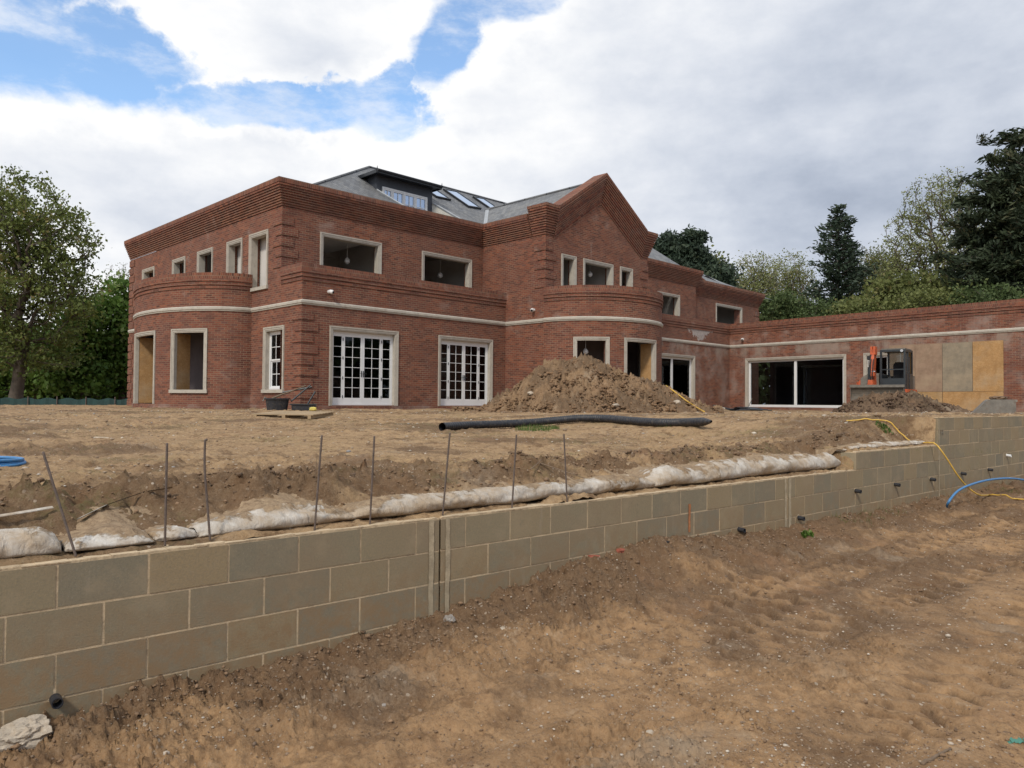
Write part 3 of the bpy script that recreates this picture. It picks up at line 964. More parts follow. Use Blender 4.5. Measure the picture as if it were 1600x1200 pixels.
# ================================================================== the house (local frame: x along the front, y into the house)
HO = Vector((-6.99, 25.0, 0.0))
house = empty('brick_house', HO, R(45))
tag(house, 'large unfinished red brick mansion with stone window surrounds, curved bays, front gable and slate roof', 'house')
HM = Matrix.Translation(HO) @ Matrix.Rotation(R(45), 4, 'Z')
TH_W = .34
GR, FL, HEAD, STR, P1, CB, P2 = .7, 1.45, 4.17, 4.92, 6.19, 8.35, 9.25


def path_info(path):
    P_ = [Vector((p[0], p[1])) for p in path]
    S = [0]
    for a, b in zip(P_[:-1], P_[1:]): S.append(S[-1]+(b-a).length)
    N = []
    for i in range(len(P_)):
        ns = []
        if i > 0: d = (P_[i]-P_[i-1]).normalized(); ns.append(Vector((d.y, -d.x)))
        if i < len(P_)-1: d = (P_[i+1]-P_[i]).normalized(); ns.append(Vector((d.y, -d.x)))
        if len(ns) == 2:
            m = (ns[0]+ns[1]); m = m/(1+ns[0].dot(ns[1])); N.append(m)
        else: N.append(ns[0])
    return P_, S, N


def sweep(g, path, prof, uv0=0.0, ends=True):
    """prof: list of (out, z) from bottom to top, closed to the wall by the caller if wanted"""
    P_, S, N = path_info(path)
    v = [0]
    for a, b in zip(prof[:-1], prof[1:]): v.append(v[-1]+math.hypot(b[0]-a[0], b[1]-a[1]))
    def pt(i, k): return Vector((P_[i].x+N[i].x*prof[k][0], P_[i].y+N[i].y*prof[k][0], prof[k][1]))
    for i in range(len(P_)-1):
        for k in range(len(prof)-1):
            g.quad([pt(i, k), pt(i+1, k), pt(i+1, k+1), pt(i, k+1)],
                   [(S[i], prof[k][1]), (S[i+1], prof[k][1]), (S[i+1], prof[k+1][1]), (S[i], prof[k+1][1])] if abs(prof[k+1][1]-prof[k][1]) > abs(prof[k+1][0]-prof[k][0])
                   else [(S[i], prof[k][1]+.03), (S[i+1], prof[k][1]+.03), (S[i+1], prof[k][1]+.03), (S[i], prof[k][1]+.03)])
    if ends:
        for i, fl in ((0, 0), (len(P_)-1, 1)):
            pts = [pt(i, k) for k in range(len(prof))]
            uvs = [(p[0], p[1]) for p in prof]
            g.quad(pts if fl else pts[::-1], uvs if fl else uvs[::-1])


def wall(g, path, z0, z1, holes=(), gi=None, top=True, thick=TH_W):
    """holes: (s0, s1, z0, z1)"""
    P_, S, N = path_info(path)
    ks = sorted(set([round(s, 4) for s in S]+[round(h[i], 4) for h in holes for i in (0, 1)]))
    ks = [k for k in ks if -1e-4 <= k <= S[-1]+1e-4]
    zs = sorted(set([z0, z1]+[h[i] for h in holes for i in (2, 3) if z0 < h[i] < z1]))
    def pos(s, off):
        for i in range(len(S)-1):
            if s <= S[i+1]+1e-6: break
        f = (s-S[i])/(S[i+1]-S[i])
        p = P_[i].lerp(P_[i+1], f); n = N[i].lerp(N[i+1], f)
        return p-n*off
    def solid(a, b, c, d):
        ms, mz = (a+b)/2, (c+d)/2
        return not any(h[0] < ms < h[1] and h[2] < mz < h[3] for h in holes)
    O_ = {k: pos(k, 0) for k in ks}; I_ = {k: pos(k, thick) for k in ks}
    gi = gi or g
    for a, b in zip(ks[:-1], ks[1:]):
        for c, d in zip(zs[:-1], zs[1:]):
            if not solid(a, b, c, d): continue
            uv = [(a, c), (b, c), (b, d), (a, d)]
            g.quad([(*O_[a], c), (*O_[b], c), (*O_[b], d), (*O_[a], d)], uv)
            gi.quad([(*I_[b], c), (*I_[a], c), (*I_[a], d), (*I_[b], d)], uv)
        if top: g.quad([(*O_[a], z1), (*O_[b], z1), (*I_[b], z1), (*I_[a], z1)], [(a, 0), (b, 0), (b, .2), (a, .2)])
    for h in holes:
        a, b, c, d = h
        a, b = round(a, 4), round(b, 4)
        sk = [k for k in ks if a <= k <= b]
        g.quad([(*O_[a], c), (*I_[a], c), (*I_[a], d), (*O_[a], d)][::-1], [(0, c), (thick, c), (thick, d), (0, d)][::-1])
        g.quad([(*O_[b], c), (*I_[b], c), (*I_[b], d), (*O_[b], d)], [(0, c), (thick, c), (thick, d), (0, d)])
        for p, q_ in zip(sk[:-1], sk[1:]):
            if d < z1: g.quad([(*O_[p], d), (*I_[p], d), (*I_[q_], d), (*O_[q_], d)][::-1], [(p, 0), (p, thick), (q_, thick), (q_, 0)][::-1])
            if c > z0: g.quad([(*O_[p], c), (*I_[p], c), (*I_[q_], c), (*O_[q_], c)], [(p, 0), (p, thick), (q_, thick), (q_, 0)])
    return (P_, S, N, pos)


def ell(cx, cy, sx_, sy_, ax, n=44):
    out = []
    for k in range(n+1):
        th = PI*k/n
        if ax == 'x': out.append((cx-sx_*math.cos(th), cy-sy_*math.sin(th)))
        else: out.append((cx-sx_*math.sin(th), cy+sy_*math.cos(th)))
    return out


# wing frame
WG0 = Vector((26.75, -.80)); WGd = Vector((-.0972, -.9953)).normalized()
def wg(t_): p = WG0+WGd*t_; return (p.x, p.y)

SW = .142      # width of the stone surrounds
openings = []  # (path, s0,s1,z0,z1,kind)


def bend_mesh(g, fn):
    g.v = [tuple(fn(Vector(p))) for p in g.v]


def surround(frame, w0, w1, z0, z1, sill=True, name='window', depth=.24, legs_to_floor=False, label=None, bend=None):
    """frame: matrix putting x along the wall, y into it, z up. (w0,w1,z0,z1) = outer edge of the stone"""
    g = G(); a = SW
    st = [(-.045, 0, .045), (-.028, .045, .105), (-.012, .105, a)]   # stepped architrave: (front, from, to)
    for fr, p, q_ in st:
        g.box(w0+p, w0+q_, fr, .06, z0, z1-p, frame); g.box(w1-q_, w1-p, fr, .06, z0, z1-p, frame)
        nseg = 10 if bend else 1
        for k in range(nseg):
            xa, xb = w0+q_+(w1-w0-2*q_)*k/nseg, w0+q_+(w1-w0-2*q_)*(k+1)/nseg
            g.box(xa, xb, fr, .06, z1-q_, z1-p, frame, skip='' if nseg == 1 else 'lr')
    # plain inner reveal lining
    g.box(w0+a-.012, w0+a, .06, depth, z0, z1-a, frame); g.box(w1-a, w1-a+.012, .06, depth, z0, z1-a, frame)
    for k in range(10 if bend else 1):
        n_ = 10 if bend else 1
        g.box(w0+a+(w1-w0-2*a)*k/n_, w0+a+(w1-w0-2*a)*(k+1)/n_, .06, depth, z1-a, z1-a+.012, frame)
    if bend: bend_mesh(g, bend)
    o = g.build(name, M['stone'], house)
    if label: o['label'] = label
    if sill:
        g = G()
        n_ = 10 if bend else 1
        for k in range(n_):
            xa, xb = w0-.03+(w1-w0+.06)*k/n_, w0-.03+(w1-w0+.06)*(k+1)/n_
            g.box(xa, xb, -.075, .0, z0-.02, z0+.10, frame, skip='' if n_ == 1 else 'lr'[:0])
        g.box(w0+a, w1-a, .0, depth+.02, z0+.0, z0+.085, frame)
        if bend: bend_mesh(g, bend)
        g.build('sill', M['stone'], o, bevel=.006)
    return o


def flat_frame(p, d):
    """p: 2D start, d: 2D unit direction with the outside on its right"""
    return Matrix(((d.x, -d.y, 0, p.x), (d.y, d.x, 0, p.y), (0, 0, 1, 0), (0, 0, 0, 1)))
FR_front = flat_frame(Vector((0, 0)), Vector((1, 0)))
FR_up = flat_frame(Vector((0, 1.43)), Vector((1, 0)))
FR_gab = flat_frame(Vector((0, -2.25)), Vector((1, 0)))
FR_rec = flat_frame(Vector((0, -.8)), Vector((1, 0)))
FR_rup = flat_frame(Vector((0, .6)), Vector((1, 0)))
FR_rup2 = flat_frame(Vector((0, .9)), Vector((1, 0)))
FR_side = flat_frame(Vector((0, 16.46)), Vector((0, -1)))       # s = 16.46 - y
FR_wing = flat_frame(WG0, WGd)


def french(frame, w0, w1, z0, z1):
    """white double door with two glazed side lights; w0..w1 inside the stone"""
    d0 = .13
    g = G(); gg = G()
    W = w1-w0
    g.box(w0, w1, d0, d0+.09, z1-.09, z1, frame); g.box(w0, w1, d0, d0+.09, z0, z0+.06, frame)
    g.box(w0, w0+.06, d0, d0+.09, z0+.06, z1-.09, frame); g.box(w1-.06, w1, d0, d0+.09, z0+.06, z1-.09, frame)
    sl = W*.165; lw = (W-2*sl-.12)/2
    def leaf(a, b, cols, st):
        zb, ztp = z0+.06, z1-.09
        g.box(a, a+st, d0+.01, d0+.07, zb, ztp, frame); g.box(b-st, b, d0+.01, d0+.07, zb, ztp, frame)
        g.box(a+st, b-st, d0+.01, d0+.07, zb, zb+.20, frame); g.box(a+st, b-st, d0+.01, d0+.07, ztp-.09, ztp, frame)
        ia, ib, ic, id_ = a+st, b-st, zb+.20, ztp-.09
        for k in range(1, cols):
            x = ia+(ib-ia)*k/cols; g.box(x-.009, x+.009, d0+.022, d0+.055, ic, id_, frame)
        for k in range(1, 6):
            z = ic+(id_-ic)*k/6
            for c_ in range(cols):
                xa = ia+(ib-ia)*c_/cols+.011; xb = ia+(ib-ia)*(c_+1)/cols-.011
                g.box(xa, xb, d0+.024, d0+.053, z-.009, z+.009, frame)
        gg.box(ia, ib, d0+.036, d0+.042, ic, id_, frame)
    leaf(w0+.06, w0+.06+sl, 1, .05); leaf(w1-.06-sl, w1-.06, 1, .05)
    m_ = (w0+w1)/2
    leaf(w0+.06+sl+.004, m_-.003, 2, .075); leaf(m_+.003, w1-.06-sl-.004, 2, .075)
    o = g.build('french_door', M['white'], house)
    gg.build('glass', M['glass'], o)
    for sgn in (-1, 1):
        h = G(); x = m_+sgn*.04
        h.box(x-.016, x+.016, d0-.004, d0+.01, z0+1.0, z0+1.22, frame)
        h.tube([frame @ Vector((x, d0-.004, z0+1.12)), frame @ Vector((x, d0-.05, z0+1.12)), frame @ Vector((x+sgn*.1, d0-.05, z0+1.12))], .009, 6)
        h.build('handle', M['dark_metal'], o)
    for x in (w0+.06+sl, w1-.06-sl):
        for z in (.25, .9, 1.6, 2.25):
            h = G(); h.box(x-.014, x+.014, d0-.002, d0+.012, z0+z, z0+z+.1, frame); h.build('hinge', M['dark_metal'], o)
    return o


def sliding(frame, w0, w1, z0, z1, mull, name='sliding_door', glaze=(True, True)):
    d0 = .12; g = G(); gg = G(); f_ = .11
    g.box(w0, w1, d0, d0+.12, z1-.10, z1, frame); g.box(w0, w1, d0, d0+.12, z0, z0+.13, frame)
    g.box(w0, w0+f_, d0, d0+.12, z0+.13, z1-.10, frame); g.box(w1-f_, w1, d0, d0+.12, z0+.13, z1-.10, frame)
    for m_ in mull: g.box(m_-.07, m_+.07, d0-.005, d0+.10, z0+.13, z1-.10, frame)
    e = [w0+f_]+[m for m in mull]+[w1-f_]
    for i in range(len(e)-1):
        if glaze[min(i, len(glaze)-1)]:
            gg.box(e[i]+(.07 if i else 0), e[i+1]-(.07 if i < len(e)-2 else 0), d0+.05, d0+.056, z0+.13, z1-.10, frame)
    o = g.build(name, M['white'], house)
    if gg.v: gg.build('glass', M['glass'], o)
    return o


def hole(s0, s1, z0, z1): return (s0+.10, s1-.10, z0+.0, z1-.10)

# ---- walls
gw, gp = G(), G()
S_ = lambda y: 16.46-y
side_ops = [  # y_far, y_near, z0, z1 (outer stone)
    (3.84, 2.40, 5.58, 7.68), (5.72, 4.42, 5.62, 7.68), (8.48, 7.0, 5.62, 7.68), (11.12, 9.74, 5.62, 7.68), (14.75, 13.25, 5.62, 7.68), (2.62, 1.14, 1.88, 4.18)]
bayhole = (S_(10.9), S_(4.4), FL, 4.6)
wall(gw, [(0, 16.46), (0, 1.43)], GR, CB, [hole(S_(a), S_(b), c, d) for a, b, c, d in side_ops[:5]]+[bayhole, (S_(2.52), S_(1.43), 1.98, 4.08)], gp)
wall(gw, [(0, 1.43), (0, 0), (9.475, 0)], GR, P1-.22, [(0, .19, 1.98, 4.08), (1.43+1.15, 1.43+3.83, FL, 4.07), (1.43+5.95, 1.43+8.62, FL, 4.07)], gp)
wall(gw, [(0, 1.43), (9.475, 1.43)], 5.1, CB, [hole(1.48, 4.14, 5.9, 7.68), hole(6.11, 8.80, 5.9, 7.68)], gp)
wall(gw, [(9.475, 1.43), (9.475, -2.25), ], GR, CB, (), gp)
gab_ops = [(10.42, 11.36), (11.82, 13.87), (14.38, 15.32)]
wall(gw, [(9.475, -2.25), (16.5, -2.25)], GR, CB, [(.8, 5.8, FL, 4.6)]+[hole(a-9.475, b-9.475, 5.9, 7.70) for a, b in gab_ops], gp)
wall(gw, [(16.5, -2.25), (16.5, .6)], GR, CB, (), gp)
wall(gw, [(16.5, .6), (25.4, .6)], 5.1, CB, [hole(21.5-16.5, 23.70-16.5, 5.9, 7.66)], gp)
wall(gw, [(25.4, .9), (33.6, .9), (33.6, 16.46)], 1.2, 7.95, [hole(28.15-25.4, 31.35-25.4, 5.9, 7.68)], gp)
wall(gw, [(33.6, 16.46), (0, 16.46)], GR, CB, (), gp)
wall(gw, [(25.4, .6), (25.4, 4)], 7.9, CB+.05, (), gp)
# gable triangle behind the raking cornice
APX, APZ = 12.99, 11.30
tri = [(9.475, CB), (16.5, CB), (16.5, 8.55), (APX, APZ-.15), (9.475, 8.55)]
gw.quad([(x, -2.25, z) for x, z in tri], tri)
gw.quad([(x, -1.9, z) for x, z in tri][::-1], tri[::-1])
o = gw.build('wall', M['brick'], house); gp.build('inner_lining', M['plaster'], o)

# curved bays
b1 = ell(0, 7.65, 2.33, 4.03, 'y'); b2 = ell(12.5, -2.25, 3.1, 2.8, 'x')


def bay_s(path, key, val):
    P_, S, N = path_info(path)
    best = min(range(len(P_)), key=lambda i: abs(P_[i][key]-val)-(0 if key == 1 or True else 0))
    return S[best]


def nearest_s(path, p):
    P_, S, N = path_info(path); bs, bd = 0, 9
    for i in range(len(P_)-1):
        for f in range(10):
            q_ = P_[i].lerp(P_[i+1], f/10)
            d = (q_-Vector(p)).length
            if d < bd: bd, bs = d, S[i]+(S[i+1]-S[i])*f/10
    return bs
bay_win = []
for path, a, b, z0, kind in ((b1, (-2.30, 8.60), (-2.27, 6.95), FL-.02, 'door'), (b1, (-2.05, 5.72), (-1.30, 4.28), 1.86, 'window'),
                             (b2, (9.72, -3.5), (11.0, -4.7), 1.86, 'window'), (b2, (11.55, -4.9), (13.55, -4.9), FL-.02, 'door')):
    bay_win.append([path, nearest_s(path, a), nearest_s(path, b), z0, kind])


def bay_fit(path, px0, px1):
    """arc positions whose outer faces are seen between two photo columns"""
    P_, S, N = path_info(path); res = []
    for target in (px0, px1):
        bd = None
        for i in range(len(P_)-1):
            for f in range(12):
                q_ = P_[i].lerp(P_[i+1], f/12)
                wv = HM @ Vector((q_.x, q_.y, 3)); n_ = HM.to_3x3() @ Vector((N[i].x, N[i].y, 0))
                if n_.dot(wv) > 0: continue            # faces away
                c_ = CM.to_3x3().transposed() @ (wv-Vector((0, 0, EYE)))
                px = 800+F*c_.x/-c_.z
                if bd is None or abs(px-target) < bd[0]: bd = (abs(px-target), S[i]+(S[i+1]-S[i])*f/12)
        res.append(bd[1])
    return sorted(res)
bay_win = [[b1, *bay_fit(b1, 211, 243), FL-.02, 'door'], [b1, *bay_fit(b1, 268, 324), 1.86, 'window'],
           [b2, *bay_fit(b2, 896, 952), 1.86, 'window'], [b2, *bay_fit(b2, 975, 1024), FL-.02, 'door']]
JAMBS = []
for path in (b1, b2):
    gw, gp = G(), G()
    hs_ = [(w_[1]+.12, w_[2]-.12, w_[3], 4.07) for w_ in bay_win if w_[0] is path]
    P_, S, N, pos = wall(gw, path, GR, P1-.22, hs_, gp)
    o = gw.build('bay_wall', M['brick'], house); gp.build('inner_lining', M['plaster'], o)
    for w_ in bay_win:
        if w_[0] is not path: continue
        def bend(p, pos=pos):
            q_ = pos(min(max(p.x, 0), S[-1]), p.y); return Vector((q_.x, q_.y, p.z))
        surround(None, w_[1], w_[2], w_[3], 4.17, sill=(w_[4] == 'window'), name='bay_'+w_[4], depth=.12, bend=bend)
        JAMBS.append((w_, pos))

# plinth
g = G()
for p in ([(0, 16.46), (0, 11.68)]+b1+[(0, 3.62), (0, 0), (9.475, 0), (9.475, -2.25)],):
    sweep(g, p, [(0, 1.44), (.03, 1.44), (.03, .7)][::-1], ends=False)
g.build('plinth', M['brick_stain'], house); g = G()
sweep(g, [(15.6, -2.25), (16.5, -2.25), (16.5, -.8), WG0[:], wg(22)], [(.03, .7), (.03, 1.44), (0, 1.44)], ends=False)
g.build('plinth', M['brick_stain'], house)

# ---- wing
gw, gp, gr_, gr2_ = G(), G(), G(), G()
wing_ops = [(1.05, 6.87, FL-.02, 4.17), (7.75, 9.55, FL-.02, 4.17)]
wall(gw, [wg(0), wg(24)], GR, P1-.22, [hole(*w_) for w_ in wing_ops]+[(9.7, 13.5, FL, 4.3)], gp)
wall(gw, [(wg(24)[0], wg(24)[1]), (wg(24)[0]+9, wg(24)[1]-.9)], GR, P1-.22, (), gp)
wall(gw, [(wg(24)[0]+9, wg(24)[1]-.9), (wg(0)[0]+9, wg(0)[1]-.9)], GR, P1-.22, (), gp)
wall(gr_, [(16.5, -.8), (26.75, -.8)], GR, 4.86, [(19.45-16.5+.1, 23.0-16.5-.1, FL, 4.07)], gp)
wall(gr2_, [(16.5, -.8), (26.75, -.8)], 4.86, P1-.22, (), gp)
gr_.build('wall', M['brick_stain'], house); gr2_.build('wall', M['brick'], house)
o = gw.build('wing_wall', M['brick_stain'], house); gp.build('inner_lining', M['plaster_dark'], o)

# ---- stone string course, parapet copings and cornices
strp = [(0, 4.80), (.035, 4.81), (.035, 4.85), (.06, 4.86), (.06, 4.93), (.03, 4.965), (0, 4.975)]
g = G()
lower = [(0, 16.46), (0, 11.68)]+b1[1:-1]+[(0, 3.62), (0, 0), (9.475, 0), (9.475, -2.25)]
lower2 = [(15.6, -2.25), (16.5, -2.25), (16.5, -.8), tuple(WG0), wg(24)]
for p in (lower, b2, lower2):
    g = G(); sweep(g, p, strp); g.build('string_course', M['stone'], house)


def steps(z0, z1, n, out, alt=.012, mono=True):
    """corbelled courses from z0 (flush) to z1 (projecting `out`)"""
    pr = [(0, z0)]
    h = (z1-z0)/n
    for i in range(n):
        o_ = out*(i+1)/n+(alt if i % 2 else -alt*.6)
        pr += [(o_, z0+h*i), (o_, z0+h*(i+.80)), (o_-.018, z0+h*(i+.80)), (o_-.018, z0+h*(i+1))]
    return pr
# low parapet: three projecting courses and a brick-on-edge coping
low_prof = [(0, 5.62), (.028, 5.62), (.028, 5.695), (.012, 5.695), (.012, 5.75), (.05, 5.75), (.05, 5.825), (.030, 5.825), (.030, 5.88), (.062, 5.88), (.062, 5.97), (-TH_W, 5.97)]
cop_prof = [(-TH_W-.02, 5.972), (.045, 5.972), (.045, 6.19), (-TH_W-.02, 6.19), (-TH_W-.02, 5.972)]
g, gc = G(), G()
lows = [[(0, 1.43-.0), (0, 0), (9.475, 0)], b1, b2, [(16.5, -.8), tuple(WG0), wg(24)]]
for p in lows:
    g = G(); sweep(g, p, low_prof); g.build('parapet_corbel', M['brick'], house)


def cop_sweep(g, path, prof):
    P_, S, N = path_info(path)
    sweep(g, path, prof)
for p in lows:
    gc = G(); sweep(gc, p, cop_prof); gc.build('parapet_coping', M['soldier'], house)

up_prof = steps(8.36, 9.08, 9, .30, 0)+[(-.30, 9.08)]
cop2 = [(-.32, 9.082), (.315, 9.082), (.315, 9.25), (-.32, 9.25), (-.32, 9.082)]
g, gc = G(), G()
ups_ = [[(0, 16.46), (0, 1.43), (9.475, 1.43), (9.475, -1.5)], [(16.5, .6), (25.4, .6)]]
ups_[1] = [(16.5, .6), (25.4, .6), (25.4, 1.6)]
dz = -.42
for p, d_ in ((ups_[0], 0), (ups_[1], 0), ([(25.4, .9), (33.6, .9), (33.6, 16.4)], dz)):
    g, gc = G(), G()
    sweep(g, p, [(a, z+d_) for a, z in up_prof]); sweep(gc, p, [(a, z+d_) for a, z in cop2])
    g.build('cornice', M['brick'], house); gc.build('cornice_coping', M['soldier'], house)
# raked brick piece where the cornice drops to the lower level
g = G()
g.prism([(25.3, 8.9), (26.6, 8.83), (25.9, 9.05), (25.55, 9.22), (25.3, 9.24)], .62, .95)
g.build('raked_shoulder', M['brick'], house)

# gable: kneelers and raking corbels
g, gc = G(), G()
KZ0, KZ1 = 8.36, 9.52


def kneeler(x0, x1, sgn):
    n = 11; h = (KZ1-.12-KZ0)/n
    for i in range(n):
        o_ = .33*(i+1)/n
        xa, xb = (x0-o_, x1) if sgn < 0 else (x0, x1+o_)
        g.box(xa, xb, -2.25-o_, -1.55, KZ0+h*i, KZ0+h*(i+.76), None)
        g.box(xa+(.028 if sgn < 0 else 0), xb-(0 if sgn < 0 else .028), -2.25-o_+.028, -1.55, KZ0+h*(i+.76), KZ0+h*(i+1), None)
    o_ = .345
    xa, xb = (x0-o_, x1) if sgn < 0 else (x0, x1+o_)
    gc.box(xa, xb, -2.25-o_, -1.53, KZ1-.12, KZ1, None)
kneeler(9.475, 9.95, -1); kneeler(16.05, 16.5, 1)
for sgn in (-1, 1):
    # in the gable plane: u runs up the rake, v is perpendicular (outwards/up)
    x_k = APX+sgn*(APX-9.95); 
    a = Vector((x_k, KZ1-.10)); b = Vector((APX, APZ+.10))
    d = (b-a).normalized(); nrm = Vector((-d.y, d.x))*(1 if sgn < 0 else -1)
    n = 11; Ttot = .98
    for i in range(n):
        v1 = -Ttot+Ttot*(i+.76)/n; v0 = -Ttot+Ttot*i/n
        o_ = .33*(i+1)/n
        def P3(q_, v): return (q_+nrm*v)
        # clip at the centre line and at the kneeler
        def at_x(v, x):
            p = a+nrm*v; k = (x-p.x)/d.x; return p+d*k
        pts2 = [at_x(v0, x_k+sgn*.0), at_x(v0, APX), at_x(v1, APX), at_x(v1, x_k+sgn*.0)]
        if pts2[0].y < KZ0: pts2[0] = Vector((x_k, KZ0)) if False else pts2[0]
        y0, y1 = -2.25-o_, -1.9
        L = (b-a).length
        uvq = [(0, v0), (L, v0), (L, v1), (0, v1)]
        f3 = [(p.x, y0, p.y) for p in pts2]
        g.quad(f3 if sgn < 0 else f3[::-1], uvq if sgn < 0 else uvq[::-1])
        if i == 0 or True:   # underside step
            lo_ = [(pts2[0].x, y1, pts2[0].y), (pts2[1].x, y1, pts2[1].y), (pts2[1].x, y0, pts2[1].y), (pts2[0].x, y0, pts2[0].y)]
            g.quad(lo_, [(0, .03), (L, .03), (L, .03), (0, .03)])
            up_ = [(pts2[3].x, y1, pts2[3].y), (pts2[2].x, y1, pts2[2].y), (pts2[2].x, y0, pts2[2].y), (pts2[3].x, y0, pts2[3].y)]
            g.quad(up_[::-1], [(0, .03), (L, .03), (L, .03), (0, .03)])
    # recessed bed joints between the raking courses
    for i in range(n):
        va, vb = -Ttot+Ttot*(i+.76)/n, -Ttot+Ttot*(i+1)/n
        y0 = -2.25-.33*(i+1)/n+.028
        pj = [at_x(va, x_k), at_x(va, APX), at_x(vb, APX), at_x(vb, x_k)]
        f3 = [(p.x, y0, p.y) for p in pj]; uvq = [(0, 0), (L, 0), (L, .02), (0, .02)]
        g.quad(f3 if sgn < 0 else f3[::-1], uvq)
    # coping bricks along the rake
    q0, q1 = a+nrm*.002, b+nrm*.002
    e0 = at_x(.002, x_k); e1 = at_x(.002, APX); e2 = at_x(.11, APX); e3 = at_x(.11, x_k)
    L = (b-a).length
    f_ = [(p.x, -2.25-.345, p.y) for p in (e0, e1, e2, e3)]
    bk = [(p.x, -1.85, p.y) for p in (e0, e1, e2, e3)]
    uvq = [(0, 0), (L, 0), (L, .22), (0, .22)]
    gc.quad(f_ if sgn < 0 else f_[::-1], uvq); gc.quad(bk[::-1] if sgn < 0 else bk, uvq)
    gc.quad([f_[3], f_[2], bk[2], bk[3]], uvq); gc.quad([f_[0], f_[1], bk[1], bk[0]], uvq)
g.build('gable_corbel', M['brick'], house); gc.build('gable_coping', M['soldier'], house)

# ---- quoins: rounded brick blocks standing proud at the corners
def quoin(cx, cy, dx, dy, z0, z1, parent, g):
    """dx,dy: directions of the two faces running away from the corner"""
    z = z0; k = 0
    while z+.30 < z1:
        la, lb = (.60, .42) if k % 2 else (.42, .60)
        pr = .032
        x0, x1 = sorted((cx-dx*pr, cx+dx*la)); y0, y1 = sorted((cy-dy*pr, cy+dy*lb))
        # two slabs meeting at the corner
        if dy > 0:
            g.box(x0, x1, cy-pr, cy+.01, z, z+.30); 
        else:
            g.box(x0, x1, cy-.01, cy+pr, z, z+.30)
        ya, yb = (cy+.01, cy+lb) if dy > 0 else (cy-lb, cy-.01)
        if dx > 0: g.box(cx-pr, cx+.01, ya, yb, z, z+.30)
        else: g.box(cx-.01, cx+pr, ya, yb, z, z+.30)
        z += .375; k += 1
for qa in ((0, 0, 1, 1, 1.30, 4.80), (0, 1.43, 1, 1, 6.22, 8.36), (0, 16.46, 1, -1, 1.30, 4.80), (0, 16.46, 1, -1, 5.0, 8.36), (9.475, -2.25, 1, 1, 6.22, 8.36),
           (16.5, -2.25, -1, 1, 6.22, 8.36), (33.6, .9, -1, 1, 6.22, 7.95)):
    g = G(); quoin(*qa, house, g); g.build('quoins', M['brick'], house, bevel=.02)

# ---- windows and doors
for a, b, c, d in side_ops[:5]: surround(FR_side, S_(a), S_(b), c, d, name='window')
a, b, c, d = side_ops[5]
o = surround(FR_side, S_(a), S_(b), c, d, name='window')
g = G(); gg = G(); fr = FR_side; x0, x1, z0, z1 = S_(a)+SW, S_(b)-SW, c+.085, d-SW
D0 = .14
g.box(x0, x1, D0, D0+.10, z1-.08, z1, fr); g.box(x0, x1, D0, D0+.10, z0, z0+.09, fr)
g.box(x0, x0+.07, D0, D0+.10, z0+.09, z1-.08, fr); g.box(x1-.07, x1, D0, D0+.10, z0+.09, z1-.08, fr)
zm = (z0+z1)/2
for (za, zb, dd) in ((zm, z1-.08, .015), (z0+.09, zm, .05)):
    g.box(x0+.07, x1-.07, D0+dd, D0+dd+.035, zb-.05, zb, fr); g.box(x0+.07, x1-.07, D0+dd, D0+dd+.035, za, za+.05, fr)
    g.box(x0+.07, x0+.115, D0+dd, D0+dd+.035, za+.05, zb-.05, fr); g.box(x1-.115, x1-.07, D0+dd, D0+dd+.035, za+.05, zb-.05, fr)
    for k in (1, 2):
        x = x0+.115+(x1-x0-.23)*k/3; g.box(x-.012, x+.012, D0+dd+.004, D0+dd+.03, za+.05, zb-.05, fr)
    z = (za+zb)/2; 
    for k in range(3):
        xa = x0+.115+(x1-x0-.23)*k/3+.012; xb = x0+.115+(x1-x0-.23)*(k+1)/3-.012
        g.box(xa, xb, D0+dd+.005, D0+dd+.029, z-.012, z+.012, fr)
    gg.box(x0+.115, x1-.115, D0+dd+.014, D0+dd+.019, za+.05, zb-.05, fr)
sa = g.build('sash', M['white'], o); gg.build('glass', M['glass'], sa)
surround(FR_up, 1.48, 4.14, 5.85, 7.68); surround(FR_up, 6.11, 8.80, 5.85, 7.68)
surround(FR_front, 1.05, 3.93, FL-.02, 4.17, sill=False, name='door_surround'); surround(FR_front, 5.84, 8.72, FL-.02, 4.17, sill=False, name='door_surround')
french(FR_front, 1.05+SW, 3.93-SW, FL, 4.17-SW); french(FR_front, 5.84+SW, 8.72-SW, FL, 4.17-SW)
for a, b in gab_ops: surround(FR_gab, a, b, 5.85, 7.70)
surround(FR_rup, 21.5, 23.70, 5.85, 7.66); surround(FR_rup2, 28.15, 31.35, 5.85, 7.70)
surround(FR_rec, 19.45, 23.0, FL-.02, 4.17, sill=False, name='door_surround')
sliding(FR_rec, 19.45+SW, 23.0-SW, FL, 4.17-SW, [21.0])
for w_ in wing_ops: surround(FR_wing, *w_, sill=False, name='door_surround')
sliding(FR_wing, 1.05+SW, 6.87-SW, FL, 4.17-SW, [4.02])
sliding(FR_wing, 7.75+SW, 9.55-SW, FL, 4.17-SW, [8.9])

# ---- floors, ceilings and inner partitions
g = G()
g.box(.36, 33.2, 1.8, 16.1, 4.72, 4.9); g.box(.36, 9.4, .36, 1.8, 4.72, 4.9); g.box(9.9, 16.1, -1.9, 1.8, 4.72, 4.9)
g.box(16.6, 26.4, -.45, 1.8, 4.72, 4.9)
g.box(.36, 9.4, .36, 1.43, 5.2, 5.35); g.box(16.6, 26.4, -.45, .6, 5.2, 5.35)
g.box(.36, 33.2, 1.8, 16.1, 8.2, 8.34); g.box(9.9, 16.1, -1.9, 1.8, 8.2, 8.34)
g.box(.36, 33.2, .36, 16.1, 1.2, 1.44); g.box(9.9, 16.1, -2.2, .36, 1.2, 1.44); g.box(16.6, 26.4, -.45, .36, 1.2, 1.44)
